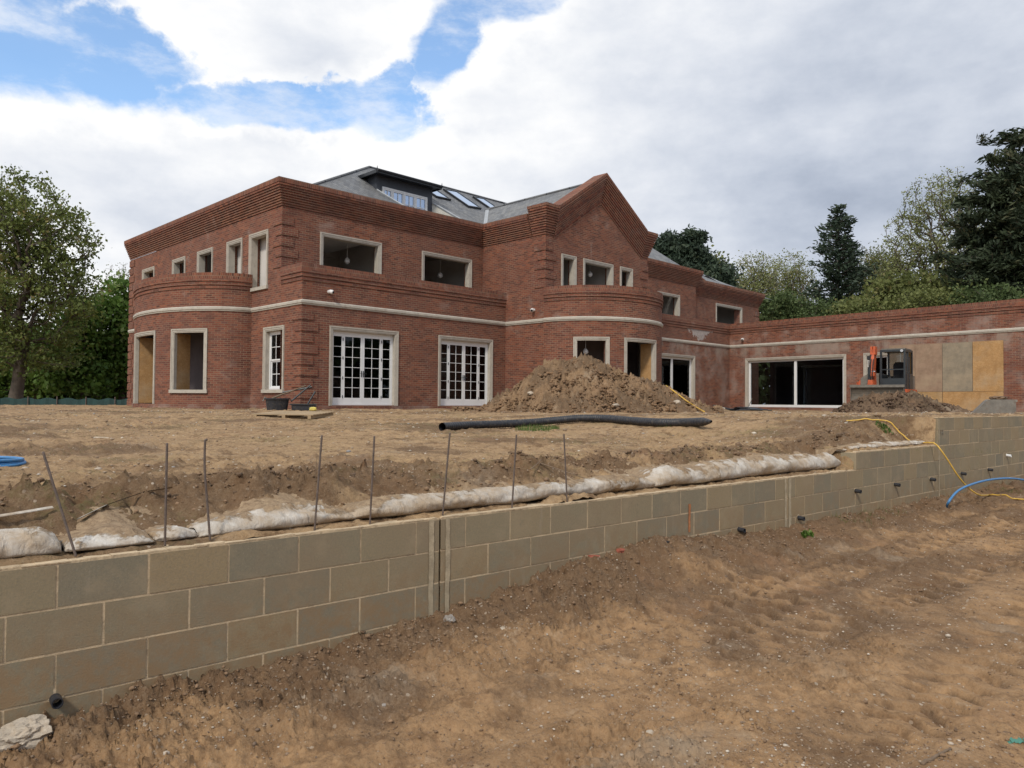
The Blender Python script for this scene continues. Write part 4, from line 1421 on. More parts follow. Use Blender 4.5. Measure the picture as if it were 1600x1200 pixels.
# bay floors and lids
for path, z0, z1 in ((b1, 1.2, 1.43), (b1, 5.2, 5.32), (b2, 1.2, 1.43), (b2, 5.2, 5.32)):
    P_, S, N = path_info(path)
    pts = [(P_[i].x-N[i].x*.3, P_[i].y-N[i].y*.3) for i in range(len(P_))]
    g.quad([(x, y, z1) for x, y in pts]); g.quad([(x, y, z0) for x, y in pts][::-1])
def wslab(z0, z1):
    c = [wg(.3), wg(23.6), (wg(23.6)[0]+8.6, wg(23.6)[1]-.8), (wg(.3)[0]+8.6, wg(.3)[1]-.8)]
    g.quad([(x+.35, y, z1) for x, y in c]); g.quad([(x+.35, y, z0) for x, y in c][::-1])
wslab(1.2, 1.43); wslab(4.6, 4.61); wslab(5.5, 5.6)
g.build('floor_slab', M['concrete'], house)
g = G()
g.box(.4, 9.4, 5.6, 5.75, 4.9, 8.2); g.box(4.9, 5.05, 1.8, 5.6, 4.9, 8.2); g.box(9.5, 9.65, -1.9, 5.6, 4.9, 8.2)
g.box(3.0, 3.12, 5.75, 16.1, 4.9, 8.2)
for y in (4.1, 6.2, 9.2, 12.4): g.box(.36, 3.0, y, y+.1, 4.9, 8.2)
g.box(14.1, 14.25, -1.9, 5.6, 4.9, 8.2); g.box(11.55, 11.65, -1.9, 5.6, 4.9, 8.2); g.box(9.6, 33, 5.6, 5.75, 4.9, 8.2)
g.box(24.2, 24.35, .95, 5.6, 4.9, 8.2); g.box(32.0, 32.15, 1.3, 5.6, 4.9, 8.2)
g.box(.38, .40, 2.9, 4.4, 4.9, 8.2); g.box(.38, .40, 4.95, 6.0, 4.9, 8.2); g.box(1.9, 4.0, 1.9, 5.0, 7.75, 7.85); g.box(1.2, 4.6, 5.45, 5.6, 7.7, 8.2)
g.build('upper_partition', M['plaster'], house)
g = G()
g.box(.4, 15, 6.2, 6.35, 1.44, 4.72); g.box(4.9, 5.05, .4, 6.2, 1.44, 4.72); g.box(2.2, 2.35, 3.4, 12.5, 1.44, 4.72)
g.box(15.2, 15.35, -2.0, 6, 1.44, 4.72); g.box(9.5, 9.65, -1.9, 6, 1.44, 4.72)
g.box(-.45, -.35, 4.7, 10.9, 1.44, 4.72); g.box(9.9, 15.1, -2.75, -2.65, 1.44, 4.72); g.box(.5, 4.85, 3.3, 3.4, 1.44, 4.72); g.box(5.1, 9.4, 3.6, 3.7, 1.44, 4.72); g.box(15, 33, 6.2, 6.35, 1.44, 4.72); g.box(9.7, 15.2, 1.2, 1.35, 1.44, 4.72)
c0 = wg(2); 
for t0, t1, dx in ((0.4, 23, 3.4),):
    a, b = wg(t0), wg(t1)
    g.quad([(a[0]+dx, a[1]-.4, 1.43), (b[0]+dx, b[1]-.4, 1.43), (b[0]+dx, b[1]-.4, 4.6), (a[0]+dx, a[1]-.4, 4.6)])
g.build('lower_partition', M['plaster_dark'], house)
# pale frames standing inside behind the sliding doors
g = G()
g.box(20.0, 22.6, 2.2, 2.26, 3.55, 3.65); g.box(20.0, 20.1, 2.2, 2.26, 1.45, 3.55); g.box(22.5, 22.6, 2.2, 2.26, 1.45, 3.55)
g.build('inner_frame', M['alu'], house); g = G()
for (t_, dx) in ((3.2, 3.0), (5.5, 3.0), (7.1, 3.0)):
    x, y = wg(t_); g.box(x+dx, x+dx+.06, y-.05, y+.05, 1.45, 3.7)
a, b = wg(3.2), wg(7.1)
g.box(min(a[0], b[0])+3.01, max(a[0], b[0])+3.05, b[1], a[1], 3.7, 3.8)
g.build('inner_frame', M['alu'], house)

# ---- roofs
def pln(g, pts, uax):
    """roof plane; uax: direction of the eaves (2D), uv v runs up the slope"""
    u = Vector((uax[0], uax[1], 0)).normalized()
    p0 = Vector(pts[0]); n = (Vector(pts[1])-p0).cross(Vector(pts[2])-p0).normalized()
    if n.z < 0: pts = pts[::-1]; n = -n
    v = n.cross(u).normalized()
    g.quad(pts, [((Vector(p)-p0).dot(u), (Vector(p)-p0).dot(v)) for p in pts])
K = .76
RY, RZ = 6.4, 8.9+K*4.5
g = G()
xe, xr = .36, 6.9
def zr(y): return 8.9+K*(y-1.9)
CUT = [(7.35, 1.9), (5.78, 4.12), (8.78, 4.12), (10.6, 1.9)]        # recess in front of the dormer
hx = lambda y: xe+(xr-xe)*(y-1.9)/(RY-1.9)
def rp(x, y): return (x, y, zr(y))
pln(g, [rp(xe, 1.9), rp(7.35, 1.9), rp(5.78, 4.12), rp(hx(4.12), 4.12)], (1, 0))
pln(g, [rp(hx(4.12), 4.12), rp(10.6, 4.12), rp(10.6, RY), rp(xr, RY)], (1, 0))
pln(g, [rp(10.6, 1.9), rp(10.6, 4.12), rp(8.78, 4.12)], (1, 0))
pln(g, [rp(10.6, 1.9), rp(30, 1.9), rp(28, RY), rp(10.6, RY)], (1, 0))
pln(g, [(xe, 1.9, 8.9), (xr, RY, RZ), (xr, 11.9, RZ), (xe, 16.0, 8.9)], (0, 1))
g.quad([(xr, RY, RZ), (28, RY, RZ), (28, 11.9, RZ), (xr, 11.9, RZ)])
g.quad([(xe, 16.0, 8.9), (xr, 11.9, RZ), (28, 11.9, RZ), (30, 16, 8.9)])
o = g.build('roof', M['slate'], house)
g = G()
g.tube([(xe, 1.9, 8.93), (xr, RY, RZ+.03)], .05, 6); g.tube([(xr, RY, RZ+.03), (28, RY, RZ+.03)], .05, 6)
g.build('ridge_tiles', M['slate'], o)
# gable wing roof
KW = (11.25-8.9)/(12.99-9.9)
g = G()
pln(g, [(9.9, -1.9, 8.9), (12.99, -1.9, 11.25), (12.99, 5.2, 11.25), (9.9, 2.1, 8.9)], (0, 1))
pln(g, [(16.1, -1.9, 8.9), (12.99, -1.9, 11.25), (12.99, 5.2, 11.25), (16.1, 2.1, 8.9)], (0, 1))
o = g.build('gable_roof', M['slate'], house)
g = G(); g.tube([(12.99, -1.9, 11.27), (12.99, 5.1, 11.27)], .06, 6); g.build('ridge_tiles', M['slate'], o)
# valley lining between the two slopes
g = G()
a, b = Vector((9.9, 1.98, 8.93)), Vector((12.3, 4.98+.0, 10.80))
a = Vector((9.9, 1.9, 8.94)); b = Vector((12.9, 4.9, 11.22))
for s_ in (-1, 1):
    off = Vector((.13*s_, -.13*s_ if s_ > 0 else .13*-s_, 0))
n_ = Vector((.11, -.05, .05))
g.quad([a-n_, a+n_, b+n_, b-n_]); g.quad([a-n_+Vector((0, 0, .01)), a+n_+Vector((0, 0, .01)), b+n_+Vector((0, 0, .01)), b-n_+Vector((0, 0, .01))])
g.box(9.80, 9.92, 1.45, 1.9, 8.9, 9.30); 
g.build('valley_lining', M['lead'], house)
# right-hand roofs
g = G()
pln(g, [(16.3, 1.1, 8.95), (36, 1.1, 8.7), (31.5, 3.4, 9.95), (16.3, 3.4, 10.25)], (1, 0))
pln(g, [(33.3, 1.3, 8.45), (33.3, 8, 8.45), (31.0, 8, 10.0), (31.0, 3.2, 10.0)], (0, 1))
g.build('side_roof', M['slate'], house)
g = G()
for xa in (18.2, 20.4, 22.6):
    g.tube([(xa, 1.2, 9.05), (xa+.1, 3.3, 10.24)], .035, 5)
g.tube([(16.3, 3.4, 10.27), (31.4, 3.4, 9.98)], .07, 6); g.tube([(31.4, 3.4, 9.98), (33.3, 1.2, 8.6)], .06, 6)
g.build('roof_flashing', M['lead'], house)
# dormer
DX0, DX1, DY = 5.62, 8.78, 4.12
EZ = 11.24
g = G()
def zroof(y): return 8.9+K*(y-1.9)
g.prism([(DX0+.13, 9.0), (DX1, 9.0), (DX1, EZ), (DX0+.13, EZ)], DY, DY+2.6)
dm = g.build('dormer', M['zinc'], house)
g = G()
g.box(DX0-.12, DX1+.15, DY-.42, DY+3.0, EZ, EZ+.04); g.box(DX0-.16, DX1+.19, DY-.47, DY-.42, EZ-.04, EZ+.10)
g.box(DX0-.18, DX0-.12, DY-.42, DY+3.0, EZ-.04, EZ+.10); g.box(DX1+.15, DX1+.21, DY-.42, DY+3.0, EZ-.04, EZ+.10)
g.tube([(DX0-.17, DY-.50, EZ+.07), (DX1+.2, DY-.50, EZ+.07)], .05, 8)
g.build('eaves', M['gutter'], dm)
g = G()
e0, e1, e2, e3 = (DX0-.12, DY-.42, EZ+.10), (DX1+.15, DY-.42, EZ+.10), (DX1+.15, DY+3.0, EZ+.10), (DX0-.12, DY+3.0, EZ+.10)
r0, r1 = (DX0+.9, DY+.7, 11.66), (DX1-.9, DY+.7, 11.66)
t0, t1 = (DX0+.9, DY+3.0, 11.66), (DX1-.9, DY+3.0, 11.66)
pln(g, [e0, e1, r1, r0], (1, 0)); pln(g, [e0, r0, t0, e3], (0, 1)); pln(g, [e1, e2, t1, r1], (0, 1)); pln(g, [r0, r1, t1, t0], (1, 0))
g.build('dormer_roof', M['slate'], dm)
g = G(); g.tube([(DX0-.16, DY-.45, EZ+.10), (DX0-.16, DY-.45, EZ+.26)], [.03, .004], 5); g.build('finial', M['gutter'], dm); g = G(); g.tube([(DX1+.19, DY-.45, EZ+.10), (DX1+.19, DY-.45, EZ+.26)], [.03, .004], 5)
g.build('finial', M['gutter'], dm)
g = G(); gg = G(); wy = DY-.03
X0, X1, Z0, Z1 = 6.02, 8.46, 9.2, 10.80
g.box(X0, X1, wy-.03, wy+.05, Z1-.07, Z1); g.box(X0, X1, wy-.03, wy+.05, Z0, Z0+.07)
e = [X0, X0+.52, X0+1.14, X0+1.76, X1]
for i, x in enumerate(e): g.box(x-(.035 if 0 < i < 4 else 0)-(.07 if i == 4 else 0), x+(.035 if 0 < i < 4 else 0)+(.07 if i == 0 else 0), wy-.03, wy+.05, Z0+.07, Z1-.07)
for i in range(4):
    a, b = e[i]+(.07 if i == 0 else .035), e[i+1]-(.07 if i == 3 else .035)
    g.box(a, a+.045, wy-.02, wy+.03, Z0+.07, Z1-.07); g.box(b-.045, b, wy-.02, wy+.03, Z0+.07, Z1-.07)
    g.box(a+.045, b-.045, wy-.02, wy+.03, Z1-.125, Z1-.07)
    m_ = (a+b)/2; g.box(m_-.012, m_+.012, wy-.012, wy+.02, Z0+.07, Z1-.125)
    for z in (Z0+.5, Z0+1.06):
        g.box(a+.045, m_-.012, wy-.011, wy+.019, z-.012, z+.012); g.box(m_+.012, b-.045, wy-.011, wy+.019, z-.012, z+.012)
gg.box(X0+.07, X1-.07, wy+.021, wy+.027, Z0+.07, Z1-.07)
o = g.build('dormer_window', M['white'], dm); gg.build('glass', M['sky_glass'], o)
# cheeks of the recess in front of the dormer: slate on the left, pale boarding on the right
g = G(); lf = [(7.35, 1.9, 8.9), (5.78, 4.12, zr(4.12)), (5.78, 4.12, 8.6), (7.35, 1.9, 8.6)]
g.quad(lf); g.quad([(x-.02, y-.02, z) for x, y, z in lf][::-1]); g.build('recess_cheek', M['zinc'], dm)
g = G(); rt = [(8.78, 4.12, zr(4.12)), (10.6, 1.9, 8.9), (10.6, 1.9, 8.6), (8.78, 4.12, 8.6)]
g.quad(rt); g.quad([(x+.02, y+.02, z) for x, y, z in rt][::-1]); g.build('pale_cheek', M['board_pale'], dm)
g = G(); g.quad([(5.6, 1.9, 8.62), (10.6, 1.9, 8.62), (8.8, 4.2, 8.62), (5.6, 4.2, 8.62)]); g.build('recess_floor', M['lead'], dm)
g = G(); g.tube([(8.80, 4.10, zr(4.12)+.03), (10.62, 1.9, 8.93)], .055, 6); g.build('flashing', M['lead'], dm); g = G(); g.tube([(5.76, 4.12, zr(4.12)+.03), (7.33, 1.9, 8.93)], .04, 6); g.build('flashing', M['lead'], dm)
# rooflights lying on the slope: corner, along, up
for (bx, by, ux, uy, vx, vy) in ((9.62, 4.88, .95, .06, -.45, 1.0), (11.46, 4.69, .98, .14, -.50, 1.33), (13.38, 4.95, .85, .10, -.42, 1.12)):
    nn = Vector((0, -K, 1)).normalized()
    u_ = Vector((ux, uy, K*uy)); v_ = Vector((vx, vy, K*vy))
    W, L = u_.length, v_.length; u_.normalize(); v_.normalize()
    fr = Matrix(((u_.x, v_.x, nn.x, bx), (u_.y, v_.y, nn.y, by), (u_.z, v_.z, nn.z, zroof(by)), (0, 0, 0, 1)))
    g = G()
    g.box(0, W, 0, .07, 0, .10, fr); g.box(0, W, L-.07, L, 0, .10, fr); g.box(0, .07, .07, L-.07, 0, .10, fr); g.box(W-.07, W, .07, L-.07, 0, .10, fr)
    o = g.build('rooflight', M['gutter'], house)
    g = G(); g.box(.07, W-.07, .07, L-.07, .04, .075, fr); g.build('glass', M['sky_glass'], o)

# ================================================================== things on and in the house
def hp(x, y, z): return HM @ Vector((x, y, z))
def cctv(p, rz, lab):
    o = empty('security_camera', p, rz)
    tag(o, lab, 'camera', 'small security cameras on the brick walls')
    g = G(); g.tube([(0, 0, 0), (0, -.05, 0)], .06, 12); g.build('mount', M['cctv'], o, smooth=False)
    g = G(); g.tube([(0, -.05, 0), (0, -.10, 0), (.03, -.16, -.02), (.05, -.20, -.035)], [.045, .07, .075, .055], 14); g.build('housing', M['cctv'], o, smooth=True)
    g = G(); g.tube([(.05, -.198, -.034), (.058, -.215, -.04)], [.05, .04], 12); g.build('lens', M['gutter'], o)
cctv(hp(1.0, 0, 5.32), R(45), 'small white wall camera above the left french doors')
cctv(hp(9.475, -1.65, 5.34), R(-45), 'small white wall camera on the shaded return left of the curved balcony')
p = wg(.9); cctv(hp(p[0], p[1], 5.26), R(45-95), 'small white wall camera high on the low wing near its inner corner')


def pendant(p, L, lab):
    o = empty('pendant_lamp', p); tag(o, lab, 'lamp', 'bare pendant lamps inside the unglazed windows')
    g = G(); g.tube([(0, 0, 0), (0, 0, -L)], .012, 5); g.build('cord', M['alu'], o)
    g = G(); g.tube([(0, 0, -L+.02), (0, 0, -L-.06), (0, 0, -L-.16), (0, 0, -L-.24)], [.03, .10, .12, .03], 10); g.build('bulb', M['cctv'], o, smooth=True)
pendant(hp(3.5, 2.8, 8.2), 1.0, 'pendant lamp inside the left wide upper window')
pendant(hp(8.2, 2.8, 8.2), .98, 'pendant lamp inside the second wide upper window')
pendant(hp(13.2, -1.5, 8.2), .80, 'pendant lamp inside the middle window under the gable')
pendant(hp(10.5, -3.5, 4.9), 1.15, 'pendant lamp inside the ground floor bay window behind the soil heap')


def board(mat, lab, name, pts_box, frame=None, cat='board', group=None, rz=None):
    x0, x1, y0, y1, z0, z1 = pts_box
    Mx = HM @ (frame if frame is not None else Matrix.Identity(4))
    c = Vector(((x0+x1)/2, (y0+y1)/2, z0))
    Mo = Mx @ Matrix.Translation(c)
    g = G(); g.box(x0-c.x, x1-c.x, y0-c.y, y1-c.y, 0, z1-z0)
    o = g.build(name, mat, None)
    o.matrix_world = Mo
    return tag(o, lab, cat, group)
GRP = 'boards closing the opening in the low wing'
board(M['ply_pink'], 'pinkish brown upright board directly behind the excavator cab', 'board', (9.00, 10.19, -.040, -.022, 2.255, 4.48), FR_wing, group=GRP)
board(M['ply_pink'], 'pinkish brown upright board just right of the excavator cab', 'board', (10.20, 11.375, -.038, -.020, 2.25, 4.47), FR_wing, group=GRP)
board(M['ply_grey'], 'greyish upright board between the pinkish board and the orange board', 'board', (11.39, 12.625, -.040, -.022, 2.25, 4.46), FR_wing, group=GRP)
board(M['osb'], 'bright orange upright strand board at the right end of the boarding', 'board', (12.64, 13.84, -.042, -.024, 2.25, 4.46), FR_wing, group=GRP)
board(M['ply_old'], 'narrow low orange strand board partly behind the dark soil heap', 'board', (9.0, 11.37, -.037, -.019, 1.16, 2.24), FR_wing, group=GRP)
board(M['osb'], 'wide low orange strand board lying lengthwise at the bottom right of the boarding', 'board', (11.39, 13.83, -.040, -.022, 1.16, 2.24), FR_wing, group=GRP)
for (w_, pos), side, lab in ((JAMBS[0], 0, 'tall strand board lining the far left bay doorway'), (JAMBS[1], 0, 'upright strand board lining the left jamb of the left bay window'),
                             (JAMBS[3], 1, 'upright strand board lining the right jamb of the bay doorway beside the soil heap')):
    s_ = (w_[1]+SW-.02) if side == 0 else (w_[2]-SW+.02)
    a, b = pos(s_, .13), pos(s_, .72 if side == 0 else .60)
    d = (b-a); L = d.length; d.normalize()
    fr = Matrix(((d.x, -d.y, 0, a.x), (d.y, d.x, 0, a.y), (0, 0, 1, 0), (0, 0, 0, 1)))
    board(M['osb'], lab, 'strand_board', (0, L, -.009, .009, 1.46 if w_[4] == 'door' else 1.95, 4.03), fr)
# ================================================================== soil heaps
def heap(name, cx, cy, prof, zb, tan, seed, mat, label, step=.04, amp=1.0):
    xs = np.arange(prof[0][0]-.3, prof[-1][0]+.3, step); dpt = max(p[1] for p in prof)/tan+.5
    ys = np.arange(-dpt, dpt, step)
    Xg, Yg = np.meshgrid(xs, ys)
    hx = np.interp(Xg, [p[0] for p in prof], [p[1] for p in prof])
    wob = .25*fbm(Xg*.9+seed, Yg*.9, 3)
    a = np.sqrt((Yg+wob*.6)**2+.05)-.22
    hh = hx-a*tan
    base = ss(-.2, .35, hh)
    hh = hh+amp*(.06*fbm(Xg*1.6+seed, Yg*1.6, 3)+.075*(np.abs(fbm(Xg*3.5+seed, Yg*3.5, 4, .6))-.25)+.055*fbm(Xg*9, Yg*9+seed, 4, .65))*base*2
    gz = H_up(Xg+cx, Yg+cy, False)
    Zg = np.maximum(gz+hh, gz-.25)
    ny, nx = Xg.shape; idx = np.arange(ny*nx).reshape(ny, nx)
    q = np.stack([idx[:-1, :-1], idx[:-1, 1:], idx[1:, 1:], idx[1:, :-1]], -1).reshape(-1, 4)
    keep = (hh.ravel()[q] > -.22).any(1)
    wet_shade = .8*ss(-.1, .5, fbm(Xg*.8+seed, Yg*.8, 4))
    o = np_mesh(name, np.stack([Xg, Yg, Zg], -1).reshape(-1, 3), q[keep], mat, attrs={'wet_shade': ('POINT', wet_shade.ravel())})
    o.location = (cx, cy, 0)
    tag(o, label, 'soil heap')
    return o, (lambda x, y: float(np.interp(x-cx, [p[0] for p in prof], [p[1] for p in prof])-max(0, math.sqrt((y-cy)**2+.05)-.22)*tan)+float(H_up(x, y, False)))
def hpx(px, py, Y, ground): return ((px-800)*Y/F, max(0, EYE+((620+px*.0085)-py)*Y/F-ground))
YM = 23.5
pr = [hpx(*p, YM, 1.2) for p in [(752, 641), (775, 628), (800, 614), (826, 592), (845, 577), (862, 570), (885, 569), (903, 565), (925, 565), (940, 571), (960, 583), (985, 592), (1010, 600), (1040, 611), (1065, 622), (1090, 634), (1112, 642)]]
M1, m1z = heap('soil_heap', 0, YM, pr, 1.2, .62, 3, M['dirt_mound'], 'big brown heap of excavated soil in front of the curved bay')
YN = 27.0
pr = [hpx(*p, YN, 1.25) for p in [(1300, 647), (1320, 636), (1342, 626), (1360, 621), (1400, 618), (1425, 618), (1445, 626), (1462, 633), (1478, 635), (1495, 642), (1512, 647)]]
M2, m2z = heap('soil_heap', 0, YN, pr, 1.25, .55, 9, M['dirt_dark'], 'low dark brown soil heap below the excavator blade')

# ================================================================== loose stones and clods
def stones(name, pts, mat, label, cat, squash=.6, seed=0, group=None, jit=.30):
    """pts: (x,y,z,size,tone)"""
    ico = [(0, 0, -1), (.72, -.53, -.45), (-.28, -.85, -.45), (-.89, 0, -.45), (-.28, .85, -.45), (.72, .53, -.45),
           (.28, -.85, .45), (-.72, -.53, .45), (-.72, .53, .45), (.28, .85, .45), (.89, 0, .45), (0, 0, 1)]
    fc = [(0, 1, 2), (1, 0, 5), (0, 2, 3), (0, 3, 4), (0, 4, 5), (1, 5, 10), (2, 1, 6), (3, 2, 7), (4, 3, 8), (5, 4, 9), (1, 10, 6), (2, 6, 7), (3, 7, 8),
          (4, 8, 9), (5, 9, 10), (6, 10, 11), (7, 6, 11), (8, 7, 11), (9, 8, 11), (10, 9, 11)]
    ico = np.array(ico); fc = np.array(fc)
    r_ = np.random.RandomState(seed); n = len(pts); P_ = np.array(pts)
    V = np.repeat(ico[None], n, 0)*(1+jit*(r_.rand(n, 12, 1)-.5))
    V[:, :, 0] *= r_.uniform(.7, 1.3, (n, 1)); V[:, :, 1] *= r_.uniform(.7, 1.2, (n, 1)); V[:, :, 2] *= squash*r_.uniform(.6, 1.2, (n, 1))
    a = r_.rand(n)*2*PI; ca, sa = np.cos(a)[:, None], np.sin(a)[:, None]
    x = V[:, :, 0]*ca-V[:, :, 1]*sa; y = V[:, :, 0]*sa+V[:, :, 1]*ca
    V[:, :, 0], V[:, :, 1] = x, y
    V = V*P_[:, None, 3:4]+P_[:, None, :3]
    Fc = (fc[None]+12*np.arange(n)[:, None, None]).reshape(-1, 3)
    o = np_mesh(name, V.reshape(-1, 3), Fc, mat, smooth=False, attrs={'tone': ('FACE', np.repeat(P_[:, 4], 20))})
    return tag(o, label, cat, group, 'stuff')
rs_ = np.random.RandomState(11)
# gravel on the track : more of it near the wall and in patches
n = 60000
th = rs_.uniform(-.66, .66, n); rr = 2.2*np.exp(rs_.rand(n)**.8*np.log(16/2.2))
x = rr*np.sin(th); y = rr*np.cos(th); s, t = to_st(x, y)
pr_ = .12+.9*ss(0, .5, fbm(x*1.1+2, y*1.1, 3))+.5*np.exp(-(np.maximum(-t, 0)/.6)**2)+.6*ss(.1, .5, fbm(x*.5+9, y*.5, 2))
ok = (t < -.015) & (rs_.rand(n) < pr_*.62)
x, y = x[ok], y[ok]; sz_ = .0025+.0055*rs_.rand(len(x))**3+(rs_.rand(len(x)) > .985)*.012*rs_.rand(len(x))
sz_ = sz_*(1+.04*np.hypot(x, y))
pts = np.stack([x, y, H_low(x, y)+sz_*.15, sz_, rs_.rand(len(x))**1.25], 1)
stones('gravel', pts, M['pebble'], 'small pale stones and pebbles scattered over the soil track', 'gravel', seed=1)
n = 60000
th = rs_.uniform(-.66, .66, n); rr = 2.2*np.exp(rs_.rand(n)**.8*np.log(15/2.2)); x = rr*np.sin(th); y = rr*np.cos(th); s, t = to_st(x, y)
pr_ = .75*ss(.0, .5, fbm(x*1.3+30, y*1.3, 4))+1.0*np.exp(-(np.maximum(-t, 0)/.4)**2)+.04
ok = (t < -.012) & (rs_.rand(n) < pr_*.8); x, y = x[ok], y[ok]
sz_ = .0025+.008*rs_.rand(len(x))**2.5+(rs_.rand(len(x)) > .985)*.009
s, t = to_st(x, y); sz_ = sz_*(1+.5*np.exp(-(t/.45)**2))*(.8+.05*np.hypot(x, y))
pts = np.stack([x, y, H_low(x, y)+sz_*.2, sz_, rs_.rand(len(x))], 1)
stones('soil_crumbs', pts, M['clod'], 'brown soil crumbs and clods along the track and the foot of the wall', 'soil', .65, seed=2, jit=.8)
# terrace edge and surface
s = rs_.uniform(-1.2, 12, 15000); t = .2+rs_.rand(15000)**1.4*1.6
x, y = from_st(s, t); z = H_up(x, y)
ok = rs_.rand(15000) < (.25+.9*ss(0, .4, fbm(s*1.5, t*3+4, 3)))*np.where(s > 8.8, .5, 1)
x, y, z, t, s = x[ok], y[ok], z[ok], t[ok], s[ok]
sz_ = (.004+.011*rs_.rand(len(x))**2.2+(rs_.rand(len(x)) > .975)*.014)*(.8+.07*s.clip(0))*(.7+.5*np.exp(-((t-.85)/.35)**2))
stones('soil_crumbs', np.stack([x, y, z+sz_*.2, sz_, rs_.rand(len(x))], 1), M['clod'], 'soil crumbs along the broken edge of the terrace above the bags', 'soil', .7, seed=3, jit=.8)
s = rs_.uniform(-8, 40, 30000); t = 1.0+rs_.rand(30000)**1.6*20; x, y = from_st(s, t)
ok = (rs_.rand(30000) < .14+.8*ss(-.1, .4, fbm(x*.7, y*.7+3, 3))) & (y < 26) & (np.abs(x/y) < .7); x, y, s, t = x[ok], y[ok], s[ok], t[ok]
sz_ = (.005+.010*rs_.rand(len(x))**2.5)*(.8+.08*y)*(1+(rs_.rand(len(x)) > .98)*1.2)
stones('gravel', np.stack([x, y, H_up(x, y)+sz_*.1, sz_, rs_.rand(len(x))**.9], 1), M['pebble'], 'stones and rubble bits lying on the upper terrace', 'gravel', .5, seed=4)
# clods on the heaps
for (cx, cy, wx, wy, fn, nn, mt, lab, sd, bs) in ((2.3, YM-1.2, 4.2, 2.6, m1z, 12000, M['clod_heap'], 'clods of soil and stone on the big soil heap', 5, .042), (13.9, YN-.5, 2.6, 1.6, m2z, 4000, M['clod_low'], 'dark clods on the low soil heap under the excavator', 6, .042)):
    x = cx+rs_.uniform(-wx, wx, nn); y = cy+rs_.uniform(-wy, wy, nn)
    z = np.array([fn(a, b) for a, b in zip(x, y)]); gz = H_up(x, y, False)
    ok = z > gz-.02; x, y, z = x[ok], y[ok], z[ok]
    sz_ = bs*(.3+1.6*rs_.rand(len(x))**3)
    stones('soil_clods', np.stack([x, y, z+.03, sz_, rs_.rand(len(x))], 1), mt, lab, 'soil', .7, seed=sd, jit=1.0)
# the big dark overhanging clods at the edge of the terrace
pts = []
for (s0, s1, t0, t1, n_, b) in ((1.35, 2.25, .62, .95, 110, .020), (2.3, 2.75, .72, 1.0, 50, .018), (4.1, 4.7, .75, 1.0, 60, .032), (3.6, 4.1, .78, 1.0, 30, .022), (-.6, .35, .75, 1.05, 90, .030),
                                (5.6, 8.7, .8, 1.15, 200, .036), (9, 10.5, .55, 1.0, 60, .04)):
    for k in range(n_):
        s = rs_.uniform(s0, s1); t = rs_.uniform(t0, t1); x, y = from_st(s, t)
        pts.append((x, y, float(H_up(x, y))+.01, b*(.15+rs_.rand()**3), rs_.rand()))
stones('soil_clods', pts, M['clod_dark'], 'dark overhanging lumps of soil along the crumbling terrace edge', 'soil', .75, seed=7, jit=1.1)


def lump(name, size, mat, label, cat, p, rz=0, seed=0, n=3, rough=.25, group=None, tilt=0, blocky=0.0):
    import bmesh
    bm = bmesh.new(); bmesh.ops.create_icosphere(bm, subdivisions=n, radius=1)
    from mathutils import noise as mn
    for v in bm.verts:
        d = v.co.copy()
        if blocky:
            m_ = max(abs(d.x), abs(d.y), abs(d.z)); d = d.lerp(d/m_*.8, blocky)
        f = 1+rough*mn.fractal(v.co*1.4+Vector((seed, seed*2, 0)), 1.0, 2.0, 3)+rough*.5*mn.noise(v.co*5+Vector((seed, 0, 0)))
        v.co = Vector((d.x*size[0]*f, d.y*size[1]*f, d.z*size[2]*f))
    me = bpy.data.meshes.new(name); bm.to_mesh(me); bm.free(); me.materials.append(mat)
    o = bpy.data.objects.new(name, me); C.objects.link(o); o.location = p; o.rotation_euler = (tilt, 0, rz)
    return tag(o, label, cat, group)
p = low_pt(38, 1168); lump('concrete_lump', (.13, .085, .07), M['rock'], 'pale jagged lump of broken concrete at the bottom left below the wall', 'rubble', p+Vector((-.02, .02, .05)), .6, 3, 4, .35)
p = low_pt(928, 876); lump('broken_brick', (.058, .038, .032), M['brickbit'], 'orange-red broken brick on the soil bank against the wall', 'brick', p+Vector((0, 0, .02)), .3, 1, 3, .12, blocky=.8)
p = low_pt(970, 862); lump('broken_brick', (.055, .035, .022), M['brickbit'], 'flat red brick fragment just right of the bigger broken brick', 'brick', p+Vector((0, 0, .01)), .9, 2, 3, .2, blocky=.6)
p = low_pt(496, 996); lump('broken_brick', (.036, .028, .020), M['brickbit'], 'dull reddish brick chunk at the foot of the wall left of the open joint', 'brick', p+Vector((0, 0, .012)), .2, 5, 3, .2, blocky=.4)
p = low_pt(838, 908); lump('stone', (.018, .016, .028), M['rock'], 'white upright stone at the foot of the wall', 'stone', p+Vector((0, 0, .015)), .2, 6, 2, .2)
p = low_pt(702, 970); lump('stone', (.04, .02, .028), M['stone_grey'], 'grey crumbly stone under the dark open joint of the wall', 'stone', p+Vector((0, 0, .012)), .2, 7, 3, .4)
p = low_pt(788, 982); lump('stone', (.045, .032, .012), M['rock'], 'flat tan stone lying in the track right of the open joint', 'stone', p, .4, 8, 2, .2)
p = low_pt(744, 995); lump('stone', (.02, .015, .010), M['rock'], 'small pale flat pebble left of the flat tan stone', 'stone', p, .4, 9, 2, .2)
p = low_pt(600, 1102); lump('stone', (.016, .012, .010), M['stone_grey'], 'small dark grey stone in the middle of the track', 'stone', p, .4, 10, 2, .2)
p = low_pt(1570, 1146); lump('soil_clod', (.028, .016, .012), M['clod_dark'], 'dark clod beside the green plastic scrap', 'soil', p, .1, 12, 2, .3)
p = low_pt(870, 1150); lump('stone', (.030, .022, .014), M['rock'], 'pale cobble near the bottom edge of the track', 'stone', p, .9, 13, 2, .2)
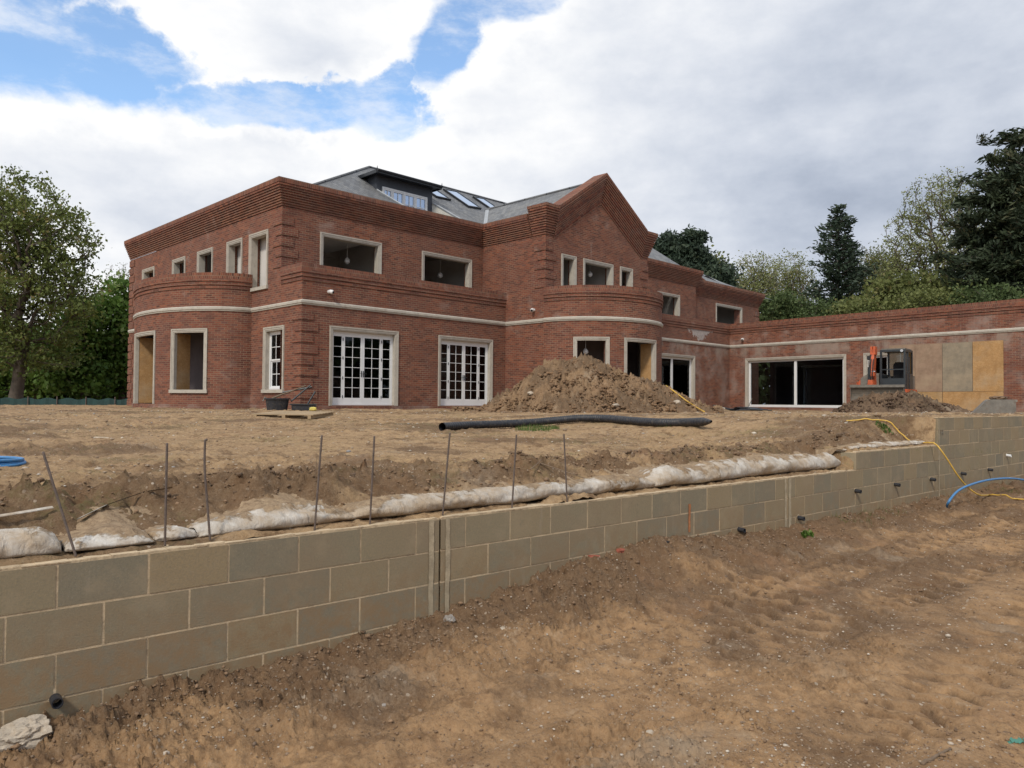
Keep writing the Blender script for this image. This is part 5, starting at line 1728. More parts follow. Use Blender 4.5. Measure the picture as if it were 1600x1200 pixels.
p = low_pt(1016, 1145); lump('stone', (.026, .02, .014), M['rock'], 'rounded buff pebble in the stony patch at the bottom', 'stone', p, .9, 14, 2, .2)
p = up_pt(45, 765, 0, .6); lump('stone', (.075, .05, .035), M['stone_grey'], 'pale grey rubble lump on the terrace above the leftmost bag', 'stone', p, .9, 15, 3, .3)
p = up_pt(130, 740, 0, .6); lump('stone', (.13, .04, .02), M['rock'], 'long flat buff slab sticking out of the terrace soil at the left', 'stone', p, .7, 16, 3, .3)
p = up_pt(155, 685, 0, .6); lump('stone', (.14, .06, .02), M['rock'], 'flat pale slab lying on the terrace at the left', 'stone', p, .1, 17, 3, .2)
p = up_pt(390, 632, 0, .6)

# sticks
def stick(a, b, r_, lab, mat='twig', name='stick', cat='stick'):
    a, b = Vector(a), Vector(b); g = G(); n_ = 8; rr_ = random.Random(int(a.x*1000))
    pts = [a.lerp(b, k/n_)+Vector((rr_.uniform(-1, 1), rr_.uniform(-1, 1), rr_.uniform(-.5, .5)))*r_*.5 for k in range(n_+1)]
    g.tube([q-a for q in pts], [r_*(1-.4*k/n_) for k in range(n_+1)], 6)
    o = g.build(name, M[mat], None, smooth=True); o.location = a; return tag(o, lab, cat)
up_ = Vector((0, 0, .008))
stick(low_pt(1440, 1196)+up_, low_pt(1484, 1174)+up_*1.5, .009, 'short brown stick at the lower right of the track')
stick(low_pt(908, 1041)+up_*.7, low_pt(965, 1037)+up_*.7, .005, 'thin pale twig lying across the middle of the track')
stick(up_pt(492, 768, 0, .5), up_pt(492, 768, 0, .5)+Vector((.01, 0, .27)), .0025, 'thin dead stalk standing beside the leaning steel bar', cat='twig')
stick(W3(4.18, .62, 1.05), W3(4.38, .25, .93), .006, 'dead root hanging down over the longest bag', name='dead_root', cat='root')
stick(W3(3.95, .5, 1.01), W3(4.2, .62, 1.08), .005, 'curved dead root lying on top of the longest bag', name='dead_root', cat='root')
# green plastic scrap
g = G(); p = low_pt(1585, 1162)
gr_ = random.Random(4)
for k in range(7):
    a0 = Vector((-.035+.016*k, gr_.uniform(-.006, .006), .006+gr_.uniform(0, .012))); w_ = .012
    a1 = Vector((-.035+.016*(k+1), gr_.uniform(-.006, .006), .006+gr_.uniform(0, .012)))
    g.quad([a0-Vector((0, w_, 0)), a1-Vector((0, w_, 0)), a1+Vector((0, w_, .008)), a0+Vector((0, w_, .008))])
o = g.build('plastic_scrap', M['rope'], None); o.location = p; tag(o, 'crumpled green plastic scrap at the lower right corner', 'litter')
md = o.modifiers.new('s', 'SOLIDIFY'); md.thickness = .002
p = low_pt(1340, 1120); lump('stone', (.018, .012, .006), M['yellow'], 'small yellow crumpled scrap on the track', 'litter', p, .9, 18, 2, .4)

# ================================================================== hoses and the big pipe
def hose(name, pts, r_, mat, lab, cat, n=8, sm=6, parent=None):
    P_ = [Vector(p) for p in pts]; out = []
    for i in range(len(P_)-1):
        p0 = P_[max(i-1, 0)]; p1 = P_[i]; p2 = P_[i+1]; p3 = P_[min(i+2, len(P_)-1)]
        for k in range(sm):
            t = k/sm
            out.append(.5*((2*p1)+(p2-p0)*t+(2*p0-5*p1+4*p2-p3)*t*t+(3*p1-p0-3*p2+p3)*t*t*t))
    out.append(P_[-1])
    g = G(); g.tube(out, r_, n); o = g.build(name, mat, parent, smooth=True)
    if lab: tag(o, lab, cat)
    return o
hose('blue_water_pipe', [low_pt(1478, 794)+Vector((0, 0, -.02)), at(1483, 783, 10.6), at(1497, 767, 10.85), at(1518, 757, 11.2), at(1545, 750, 11.7), at(1575, 747.5, 12.3), at(1600, 750, 12.8), at(1640, 758, 13.4), low_pt(1690, 768)],
     .017, M['blue_hose'], 'blue water pipe arching up from the track at the right', 'water pipe', 10)
def drape(pix, r_, fn=None, pt=None, n=14):
    fn = fn or (lambda x, y: float(H_up(x, y))); pt = pt or (lambda a, b: up_pt(a, b, 0, .3))
    P_ = [pt(*p) for p in pix]; out = []
    for a, b in zip(P_[:-1], P_[1:]):
        for k in range(n):
            q_ = a.lerp(b, k/n); z = max(fn(q_.x+dx, q_.y+dy) for dx in (-.02, 0, .02) for dy in (-.02, 0, .02))
            out.append(Vector((q_.x, q_.y, z+r_*.8)))
    for _ in range(6):
        zz = [v.z for v in out]
        for i in range(1, len(out)-1): out[i].z = max(zz[i], (zz[i-1]+zz[i]+zz[i+1])/3)
    return out
hose('yellow_hose', drape([(11.35, 1.15), (11.52, .8), (11.66, .5), (11.68, .3), (11.62, .12)], .011, None, lambda a, b: W3(a, b, 1))+[at(1459, 692, 11.2), at(1470, 703, 11.1), at(1483, 722, 11.1), at(1495, 741, 11.1),
     at(1507, 756, 11.15), at(1519, 767, 11.2), at(1532, 774, 11.3), ]+drape([(1545, 777), (1575, 781), (1602, 784), (1660, 792)], .011, lambda x, y: float(H_low(x, y)), lambda a, b: low_pt(a, b)),
     .011, M['yellow_hose'], 'yellow hose hanging over the wall and running along the track at the right', 'hose', 7, 2)
pp = []
for px, py in [(1040, 604), (1050, 611), (1062, 620), (1074, 629), (1088, 638), (1100, 645)]:
    v = at(px, py, 22.0); k = 21
    while k < 24.5:
        v = at(px, py, k)
        if v.z < max(m1z(v.x, v.y), float(H_up(v.x, v.y, False)))+.05: break
        k += .03
    pp.append(v+Vector((0, -.03, .03)))
hose('yellow_hose', pp, .022, M['yellow_hose'], 'yellow hose running down the right slope of the big soil heap', 'hose', 6)
# coil of blue pipe at the left edge of the terrace
cpt = up_pt(-22, 728, 0, .5)
co = empty('pipe_coil', cpt); tag(co, 'coil of blue water pipe lying on the terrace at the far left', 'pipe coil')
g = G()
for k, (r_, dz_, ox) in enumerate(((.275, .015, 0), (.245, .018, .01), (.262, .040, -.008), (.225, .022, .015), (.25, .060, .012))):
    n = 44; pts = [Vector((r_*math.cos(2*PI*i/n)+ox, r_*math.sin(2*PI*i/n), dz_+.012*math.sin(2*PI*i/n+k))) for i in range(n+1)]
    g.tube(pts, .0135, 8, cap=False)
g.build('pipe_loops', M['blue_hose'], co, smooth=True)
# corrugated drainage pipe
yp = 13.6
cor = [(691, 667), (730, 664.5), (780, 662.5), (830, 660), (870, 656.5), (905, 653.5), (945, 654), (990, 657.5), (1030, 660), (1070, 660), (1112, 658.5)]
ctl = []
ys_ = [up_pt(px, py, .085).y for px, py in cor]
cf_ = np.polyfit(range(len(cor)), ys_, 2)
for i, (px, py) in enumerate(cor):
    Yk = min(float(np.polyval(cf_, i)), ys_[i]+.1)
    v = at(px, py, Yk); ctl.append(v)
out = []
sm = 46
for i in range(len(ctl)-1):
    p0 = ctl[max(i-1, 0)]; p1 = ctl[i]; p2 = ctl[i+1]; p3 = ctl[min(i+2, len(ctl)-1)]
    for k in range(sm):
        t = k/sm; out.append(.5*((2*p1)+(p2-p0)*t+(2*p0-5*p1+4*p2-p3)*t*t+(3*p1-p0-3*p2+p3)*t*t*t))
R0 = .072
rad = []
for i in range(len(out)):
    f = i/len(out)
    env = 1 if f < .96 else 1-.75*((f-.96)/.04)
    rad.append(R0*env*(1+(.055 if i % 4 < 2 else -.02)))
zoff = []
for i, v in enumerate(out):
    gz = float(H_up(v.x, v.y, True)); v.z = max(v.z, gz+R0*.55) if False else v.z
g = G(); base = out[0].copy()
g.tube([v-base for v in out], rad, 14, cap=False)
g.tube([v-base for v in out[:6]], [R0*.9]*6, 14, cap=False)
o = g.build('corrugated_pipe', M['black_plastic'], None, smooth=True); o.location = base
tag(o, 'long black corrugated drainage pipe lying in front of the big soil heap', 'pipe')
PIPE_Z = [(v.x, v.y, v.z) for v in out[::46]]

# ================================================================== tub, trestle, pallet by the house corner
p = at(433, 640, 23.6); gz = float(H_up(p.x, p.y, False))
o = empty('mortar_tub', (p.x, p.y, gz), .3); tag(o, 'black mortar tub with splashed rim and tools beside the ground floor sash window', 'tub')
g = G()
n = 20
for (ra, za, rb, zb) in ((.30, 0, .36, .40), (.36, .40, .40, .40), (.40, .40, .40, .36), (.345, .38, .29, .02)):
    for k in range(n):
        a0, a1 = 2*PI*k/n, 2*PI*(k+1)/n
        g.quad([(ra*math.cos(a0), ra*math.sin(a0)*.8, za), (ra*math.cos(a1), ra*math.sin(a1)*.8, za), (rb*math.cos(a1), rb*math.sin(a1)*.8, zb), (rb*math.cos(a0), rb*math.sin(a0)*.8, zb)])
g.quad([(.3*math.cos(2*PI*k/n), .24*math.sin(2*PI*k/n), .03) for k in range(n)])
g.build('tub', M['black_plastic'], o)
g = G(); g.tube([(-.42, 0, .3), (-.36, 0, .42), (-.3, 0, .36)], .03, 6); g.build('handle', M['grey_metal'], o)
stick((p.x-.15, p.y-.1, gz+.38), (p.x+.85, p.y+.15, gz+.80), .035, 'grey timber prop leaning across the mortar tub', 'twig', 'timber_prop', 'timber')
o = empty('trestle', (p.x+.5, p.y+.1, gz)); tag(o, 'dark folded trestle leaning behind the mortar tub against the house corner', 'trestle')
for (a, b) in (((-.1, 0, .30), (.48, .1, .82)), ((.30, .05, .03), (.62, .15, .62))):
    g = G(); g.tube([a, b], .028, 6); g.build('leg', M['dark_metal'], o)
g = G(); g.tube([(-.4, .1, .58), (.5, .2, .76)], .03, 6); g.build('rail', M['dark_metal'], o)
p2 = at(475, 640, 23.9); gz2 = float(H_up(p2.x, p2.y, False))
o = empty('plastic_tray', (p2.x, p2.y, gz2), .2); tag(o, 'shallow dark plastic tray to the right of the mortar tub', 'tray')
g = G(); g.box(-.3, .3, -.2, .2, 0, .02); g.box(-.36, .36, -.25, -.2, .02, .22); g.box(-.36, .36, .2, .25, .02, .22); g.box(-.36, -.3, -.2, .2, .02, .22); g.box(.3, .36, -.2, .2, .02, .22)
g.box(-.40, .40, -.28, -.25, .18, .22)
g.build('tray', M['black_plastic'], o)
p3 = at(489, 641, 23.0); lump('yellow_block', (.13, .08, .07), M['yellow'], 'small pale yellow block beside the plastic tray', 'block', (p3.x, p3.y, float(H_up(p3.x, p3.y, False))+.08), .2, 3, 2, .1, blocky=.9)
pa = at(460, 650, 18.0); gz = float(H_up(pa.x, pa.y, False))
o = empty('timber_pallet', (pa.x, pa.y, gz+.02), .25); o.rotation_euler = (0.05, 0, -.2)
tag(o, 'flat pallet of sawn boards lying on the soil in front of the mortar tub', 'pallet')
for k in range(8):
    g = G(); g.box(-.78, .78, -.60+.15*k, -.60+.15*k+.12, .08, .10); g.build('slat', M['timber'], o, bevel=.003)
for x in (-.72, 0, .64):
    g = G(); g.box(x, x+.08, -.6, .6, 0, .079); g.build('bearer', M['timber'], o)

# debris near the inner corner
pd = at(1135, 634, 33); gz = float(H_up(pd.x, pd.y, False))
stick((pd.x-.6, pd.y, gz+.22), (pd.x+.3, pd.y+.1, gz+.08), .05, 'dark bent pipe offcut in front of the inner house corner', 'dark_metal', 'pipe_offcut', 'pipe')
lump('plastic_sheet', (.75, .4, .14), M['black_plastic'], 'crumpled black plastic sheeting at the foot of the inner corner', 'sheet', (pd.x+.95, pd.y+.3, gz+.05), .2, 5, 3, .5)
lump('stone', (.22, .16, .12), M['rock'], 'pale rubble piece beside the dark pipe offcut', 'stone', (pd.x-.35, pd.y-.3, gz+.08), .2, 15, 2, .3)
stick((pd.x+1.0, pd.y+.3, gz+.1), (pd.x+1.25, pd.y+.4, gz+.55), .025, 'short grey stub of conduit standing in the inner corner', 'grey_metal', 'conduit', 'pipe')
pd2 = at(1190, 641, 31); gz = float(H_up(pd2.x, pd2.y, False))
stick((pd2.x-.5, pd2.y, gz+.1), (pd2.x+.45, pd2.y+.1, gz+.06), .04, 'dark plank lying in front of the wide sliding door', 'dark_metal', 'plank', 'plank')
pb = at(1058, 614, 22.6); lump('stone', (.13, .10, .08), M['rock'], 'pale stone near the right end of the big soil heap', 'stone', (pb.x, pb.y, m1z(pb.x, pb.y)+.08), .2, 25, 2, .3)
for k, (px, py, lab) in enumerate(((856, 568, 'pale stone on the left shoulder of the big soil heap'), (962, 635, 'whitish flat stone low on the front of the big soil heap'), (829, 616, 'buff stone halfway up the left slope of the heap'))):
    v = at(px, py, 20)
    Yk = 20.0
    while Yk < 25:
        v = at(px, py, Yk)
        if v.z <= m1z(v.x, v.y)+.05: break
        Yk += .05
    lump('stone', (.13, .09, .06), M['rock'], lab, 'stone', v+Vector((0, 0, .03)), k, 30+k, 2, .3)

# ================================================================== digger bucket left on the terrace
pb = at(1552, 650, 21.5); gz = float(H_up(pb.x, pb.y, False))
o = empty('digger_bucket', (pb.x, pb.y, gz-.02), -.45)
tag(o, 'muddy grey digger bucket standing on the terrace in front of the boarding', 'bucket')
prof = [(-.55, 0), (.42, 0), (.50, .12), (.50, .43), (-.14, .43), (-.20, .39)]
g = G()
g.prism(prof, -.36, -.33); g.prism(prof, .33, .36)
for i in (0, 1, 2, 4, 5):
    (x0, z0), (x1, z1) = prof[i], prof[(i+1) % 6]
    d = Vector((x1-x0, z1-z0)); nn = Vector((-d.y, d.x)).normalized()*.025
    g.quad([(x0, -.33, z0), (x1, -.33, z1), (x1, .33, z1), (x0, .33, z0)]); g.quad([(x0+nn.x, .33, z0+nn.y), (x1+nn.x, .33, z1+nn.y), (x1+nn.x, -.33, z1+nn.y), (x0+nn.x, -.33, z0+nn.y)])
g.build('shell', M['grey_metal'], o, bevel=.006)
g = G()
for y in (-.10, .10): g.prism([(-.05, .43), (.22, .43), (.16, .50), (.02, .50)], y-.02, y+.02)
g.tube([(.09, -.14, .47), (.09, .14, .47)], .022, 8); g.build('hanger_bracket', M['grey_metal'], o)
g = G(); g.box(.46, .53, -.37, .37, .36, .43); g.build('cutting_edge', M['grey_metal'], o, bevel=.008)
for k, (ax, ay) in enumerate(((.0, -.18), (.25, .1), (.12, -.25))):
    q_ = o.matrix_basis @ Vector((ax, ay, .45)); lump('soil_clod', (.14, .10, .05), M['clod_dark'], ['flat lump of soil on the left of the digger bucket top', 'lump of soil at the back of the digger bucket top', 'lump of soil at the front rim of the digger bucket'][k], 'soil', (q_.x, q_.y, gz+.45), k, 40+k, 3, .4)

# ================================================================== mini excavator
EXY = 30.0
ex = empty('mini_excavator', (14.95, EXY, 1.28), R(-40))
tag(ex, 'orange mini excavator with dark cab and folded boom parked before the boarded wing', 'excavator')
for sx_ in (-1, 1):
    g = G(); xa, xb = sorted((sx_*.42, sx_*.74))
    n = 20; pts = []
    for k in range(n):
        a = 2*PI*k/n
        pts.append(((.72 if math.cos(a) > 0 else -.72)+.24*math.cos(a), .26+.25*math.sin(a)))
    Mr = Matrix(((0, 1, 0, 0), (1, 0, 0, 0), (0, 0, 1, 0), (0, 0, 0, 1)))
    g.prism(pts, xa, xb, Mr)
    # track pads
    for k in range(17):
        y = -.8+.1*k; g.box(xa-.01, xb+.01, y, y+.055, .505, .53); g.box(xa-.01, xb+.01, y, y+.055, -.01, .012)
    tr = g.build('track', M['rubber'], ex)
    g = G()
    for y in (-.66, .66): g.tube([(xa-.012 if sx_ < 0 else xb-.05, y, .26), (xa+.05 if sx_ < 0 else xb+.012, y, .26)], .15, 14)
    for y in (-.3, 0, .3): g.tube([(xa-.008 if sx_ < 0 else xb-.05, y, .12), (xa+.05 if sx_ < 0 else xb+.008, y, .12)], .07, 10)
    g.build('wheel', M['grey_metal'], tr)
g = G(); g.box(-.42, .42, -.45, .45, .3, .55); g.tube([(0, 0, .55), (0, 0, .66)], .38, 18); g.build('undercarriage', M['dark_metal'], ex, bevel=.01)
# blade raised in front
g = G()
n = 6
for k in range(n):
    z0, z1 = .50+.50*k/n, .50+.50*(k+1)/n
    c0, c1 = -1.58+.10*math.sin(PI*k/n), -1.58+.10*math.sin(PI*(k+1)/n)
    g.quad([(-.98, c0, z0), (.92, c0, z0), (.92, c1, z1), (-.98, c1, z1)]); g.quad([(-.98, c0+.05, z0), (-.98, c1+.05, z1), (.92, c1+.05, z1), (.92, c0+.05, z0)])
g.box(-.98, -.96, -1.58, -1.42, .5, 1.0); g.box(.90, .92, -1.58, -1.42, .5, 1.0); g.box(-.98, .92, -1.60, -1.53, .46, .50)
bl = g.build('dozer_blade', M['mud_steel'], ex)
g = G(); g.box(-1.0, .94, -1.62, -1.50, 1.0, 1.10); b_ = g.build('blade_lip', M['grey_metal'], bl, bevel=.015)
g = G(); g.box(-.45, -.35, -1.5, -.3, .55, .68); g.box(.35, .45, -1.5, -.3, .55, .68); g.build('blade_arm', M['orange'], bl)
# house of the machine
g = G()
g.prism([(-.78, .68), (.82, .68), (.82, .95), (-.78, .95)], -.58, 1.0); g.box(-.70, .72, 1.0, 1.12, .72, 1.05)
g.build('body', M['orange'], ex, bevel=.03)
g = G()
g.prism([(-1.0, .952), (-.22, .952), (-.22, 1.56), (-.40, 1.60), (-.62, 1.56), (-.84, 1.44), (-.98, 1.24)], -.50, .95)
g.box(-.2, .74, .72, 1.0, .952, 1.50)
g.build('engine_cover', M['grey_metal'], ex, bevel=.03)
g = G(); g.prism([(-1.03, .952), (-1.002, .952), (-1.002, 1.26), (-1.03, 1.22)], -.54, .6); g.prism([(-1.0, .952), (-.90, .952), (-.90, 1.34), (-.98, 1.24)], -.53, -.502); g.build('side_trim', M['orange'], ex)
# cab
g = G()
x0, x1, y0, y1, z0, z1 = -.18, .74, -.50, .70, .952, 2.50
for x in (x0, x1-.07):
    g.box(x, x+.07, y0, y0+.07, z0, z1-.08); g.box(x, x+.07, y1-.07, y1, z0, z1-.08)
g.box(x0, x1, y0, y1, z1-.08, z1); g.box(x0+.07, x1-.07, y0, y0+.05, z0, z0+.42)
g.box(x0, x0+.05, y0+.07, y1-.07, z0, z0+.60); g.box(x1-.05, x1, y0+.07, y1-.07, z0, z0+.62)
g.box(x1-.06, x1, y0+.42, y0+.50, z0+.62, z1-.08); g.box(x0+.07, x1-.07, y0+.005, y0+.04, 1.70, 1.74)
cb = g.build('cab', M['dark_metal'], ex, bevel=.015)
g = G(); g.box(x0+.03, x1-.03, y0+.04, y1-.03, z1+.002, z1+.045); g.build('cab_roof', M['grey_metal'], cb, bevel=.02)
g = G(); g.box(x1-.03, x1-.024, y0+.5, y1-.07, z0+.62, z1-.08); g.box(x0+.07, x1-.07, y1-.035, y1-.03, 1.4, z1-.08); g.build('glass', M['glass'], cb)
g = G()
g.tube([(x1+.04, y0+.02, 1.1), (x1+.04, y0+.02, 2.3)], .018, 6); g.tube([(x1+.05, y0+.36, .95), (x1+.05, y0+.36, 2.2)], .02, 6); g.tube([(x1, y0, 2.3), (x1+.04, y0+.02, 2.3)], .015, 5)
g.build('hand_rail', M['black_plastic'], cb)
g = G(); g.box(.06, .52, .12, .52, 1.15, 1.34); g.prism([(.08, 1.34), (.50, 1.34), (.50, 1.95), (.42, 2.05), (.16, 2.05), (.08, 1.95)], .45, .56); g.build('seat', M['seat'], ex, bevel=.03)
g = G()
for x in (.0, .56): g.box(x, x+.12, -.05, .35, 1.15, 1.45); g.tube([(x+.06, -.0, 1.45), (x+.06, -.05, 1.72)], .02, 6)
g.build('control_console', M['black_plastic'], ex)
g = G(); g.tube([(x1-.12, y0-.02, 2.44), (x1-.12, y0-.07, 2.44)], .055, 10); g.build('work_lamp', M['hydraulic'], ex)
g = G(); g.tube([(-.52, -.62, 2.18), (-.52, -.67, 2.18)], .10, 12); g.tube([(-.52, -.6, 2.18), (-.34, -.6, 2.1)], .018, 5); g.build('mirror', M['black_plastic'], ex)
# boom, dipper and rams, folded upright left of the cab
g = G()
def bar(g, a, b, wa, wb, dx=.07, x=-.34):
    a, b = Vector(a), Vector(b); d = (b-a).normalized(); n_ = Vector((-d.y, d.x))
    q0, q1, q2, q3 = a-n_*wa, b-n_*wb, b+n_*wb, a+n_*wa
    f = [(x-dx, q.x, q.y) for q in (q0, q1, q2, q3)]; k = [(x+dx, q.x, q.y) for q in (q0, q1, q2, q3)]
    g.quad(f); g.quad(k[::-1])
    for i in range(4):
        j = (i+1) % 4; g.quad([f[i], k[i], k[j], f[j]])
bar(g, (-.62, .9), (-.80, 1.75), .13, .15, .05); bar(g, (-.80, 1.75), (-.66, 2.42), .15, .12, .05)
g.box(-.46, -.22, -.80, -.45, .70, 1.02)
bo = g.build('boom', M['orange'], ex, bevel=.012)
g = G(); bar(g, (-.74, 2.50), (-.98, 1.60), .10, .07, .055); g.box(-.43, -.36, -.90, -.60, 2.30, 2.62); g.box(-.32, -.25, -.90, -.60, 2.30, 2.62)
g.build('dipper_arm', M['orange'], ex, bevel=.012)
g = G()
g.tube([(-.44, -1.02, 1.05), (-.44, -1.04, 1.80)], .05, 8); g.tube([(-.40, -.90, 1.80), (-.40, -.84, 2.35)], .055, 8)
g.build('hydraulic_ram', M['dark_metal'], bo)
g = G(); g.tube([(-.44, -1.04, 1.80), (-.44, -1.05, 2.05)], .024, 8); g.tube([(-.40, -.84, 2.35), (-.40, -.82, 2.5)], .022, 8); g.build('ram_rod', M['hydraulic'], bo)
g = G()
for k, x in enumerate((-.40, -.37, -.31, -.28)): g.tube([(x, -.95, 1.0), (x, -1.10-.02*k, 1.5), (x, -1.0, 2.0), (x, -.75, 2.4)], .012, 5)
g.build('hydraulic_hose', M['rubber'], bo)
g = G(); g.prism([(-.45, 1.0), (-.23, 1.0), (-.26, 1.30), (-.42, 1.30)], -1.26, -1.06); g.box(-.44, -.24, -1.05, -.98, 1.45, 1.62); g.build('quick_hitch', M['orange'], ex, bevel=.02)
g = G(); g.tube([(-.46, -1.0, 1.62), (-.22, -1.0, 1.62)], .05, 8); g.build('pivot_pin', M['hydraulic'], bo)

# ================================================================== vegetation
def tufts(name, cx, cy, rx, ry, n, h, fn, mat, label, cat, seed=0, leafy=False, wmul=1.0):
    r_ = np.random.RandomState(seed)
    a = r_.rand(n)*2*PI; q_ = np.sqrt(r_.rand(n)); x = cx+rx*q_*np.cos(a); y = cy+ry*q_*np.sin(a)
    z = fn(x, y)
    hh = h*(.4+.8*r_.rand(n)); az = r_.rand(n)*2*PI; ln = hh*r_.uniform(.1, .9, n)
    w_ = h*(.06 if not leafy else .28)*wmul
    dx, dy = np.cos(az), np.sin(az)
    b0 = np.stack([x-dy*w_/2, y+dx*w_/2, z-.005], -1); b1_ = np.stack([x+dy*w_/2, y-dx*w_/2, z-.005], -1)
    m0 = np.stack([x+dx*ln*.4-dy*w_*.5, y+dy*ln*.4+dx*w_*.5, z+hh*.6], -1); m1 = np.stack([x+dx*ln*.4+dy*w_*.5, y+dy*ln*.4-dx*w_*.5, z+hh*.6], -1)
    tp = np.stack([x+dx*ln, y+dy*ln, z+hh*(.95 if not leafy else .75)], -1)
    V = np.stack([b0, b1_, m0, m1, tp], 1).reshape(-1, 3)
    base = 5*np.arange(n)[:, None]
    Fc = np.concatenate([base+np.array([[0, 1, 3]]), base+np.array([[0, 3, 2]]), base+np.array([[2, 3, 4]])], 0)
    tn = np.tile(r_.rand(n), 3)
    o = np_mesh(name, V, Fc, mat, smooth=False, attrs={'tone': ('FACE', tn)})
    return tag(o, label, cat)
HU = lambda x, y: H_up(x, y, True)
HL = lambda x, y: H_low(x, y, True)
p = up_pt(840, 673); o = tufts('grass_patch', p.x, p.y, .42, .75, 900, .085, HU, M['grass'], 'patch of short green grass in front of the black corrugated pipe', 'grass', 1); o['kind'] = 'stuff'
p = up_pt(1050, 664); o = tufts('grass_patch', p.x, p.y, .28, .25, 160, .08, HU, M['grass'], 'small grass tuft by the right part of the black pipe', 'grass', 2); o['kind'] = 'stuff'
p = up_pt(1382, 672, 0, .3); tufts('weed', p.x, p.y, .13, .10, 160, .055, HU, M['grass'], 'leafy green weed beside the yellow hose on the terrace', 'weed', 3, True)
p = low_pt(1262, 840); tufts('weed', p.x, p.y, .06, .05, 70, .07, HL, M['leaf_green'], 'leafy green weed at the foot of the wall below the drain pipe', 'weed', 4, True)
for k, (px, py) in enumerate(((1330, 818), (1380, 800), (1350, 808), (1570, 770), (1590, 745))):
    p = low_pt(px, py); o = tufts('dry_grass', p.x, p.y, .30, .15, 130, .055, HL, M['leaf_olive'], 'sparse dry grass at the foot of the wall' if k < 3 else 'sparse dry grass beside the blue water pipe', 'grass', 10+k); o['kind'] = 'stuff'
for k, (px, py, w_) in enumerate(((160, 672, 1.6), (100, 705, .5), (1200, 672, 1.8), (1330, 660, 2.0), (640, 668, .8), (980, 690, .6), (1500, 648, 1.2))):
    p = up_pt(px, py); o = tufts('dry_grass', p.x, p.y, w_, w_*1.3, int(500*w_), .030, HU, M['leaf_olive'], ['sparse dry grass on the terrace left of the house', 'few dry blades near the leaning bar', 'sparse dry grass on the terrace right of the pipe', 'dry grass between the terrace edge and the dark heap',
        'few dry blades left of the black pipe', 'few dry blades above the longest bag', 'grass strip behind the high part of the wall'][k], 'grass', 20+k); o['kind'] = 'stuff'


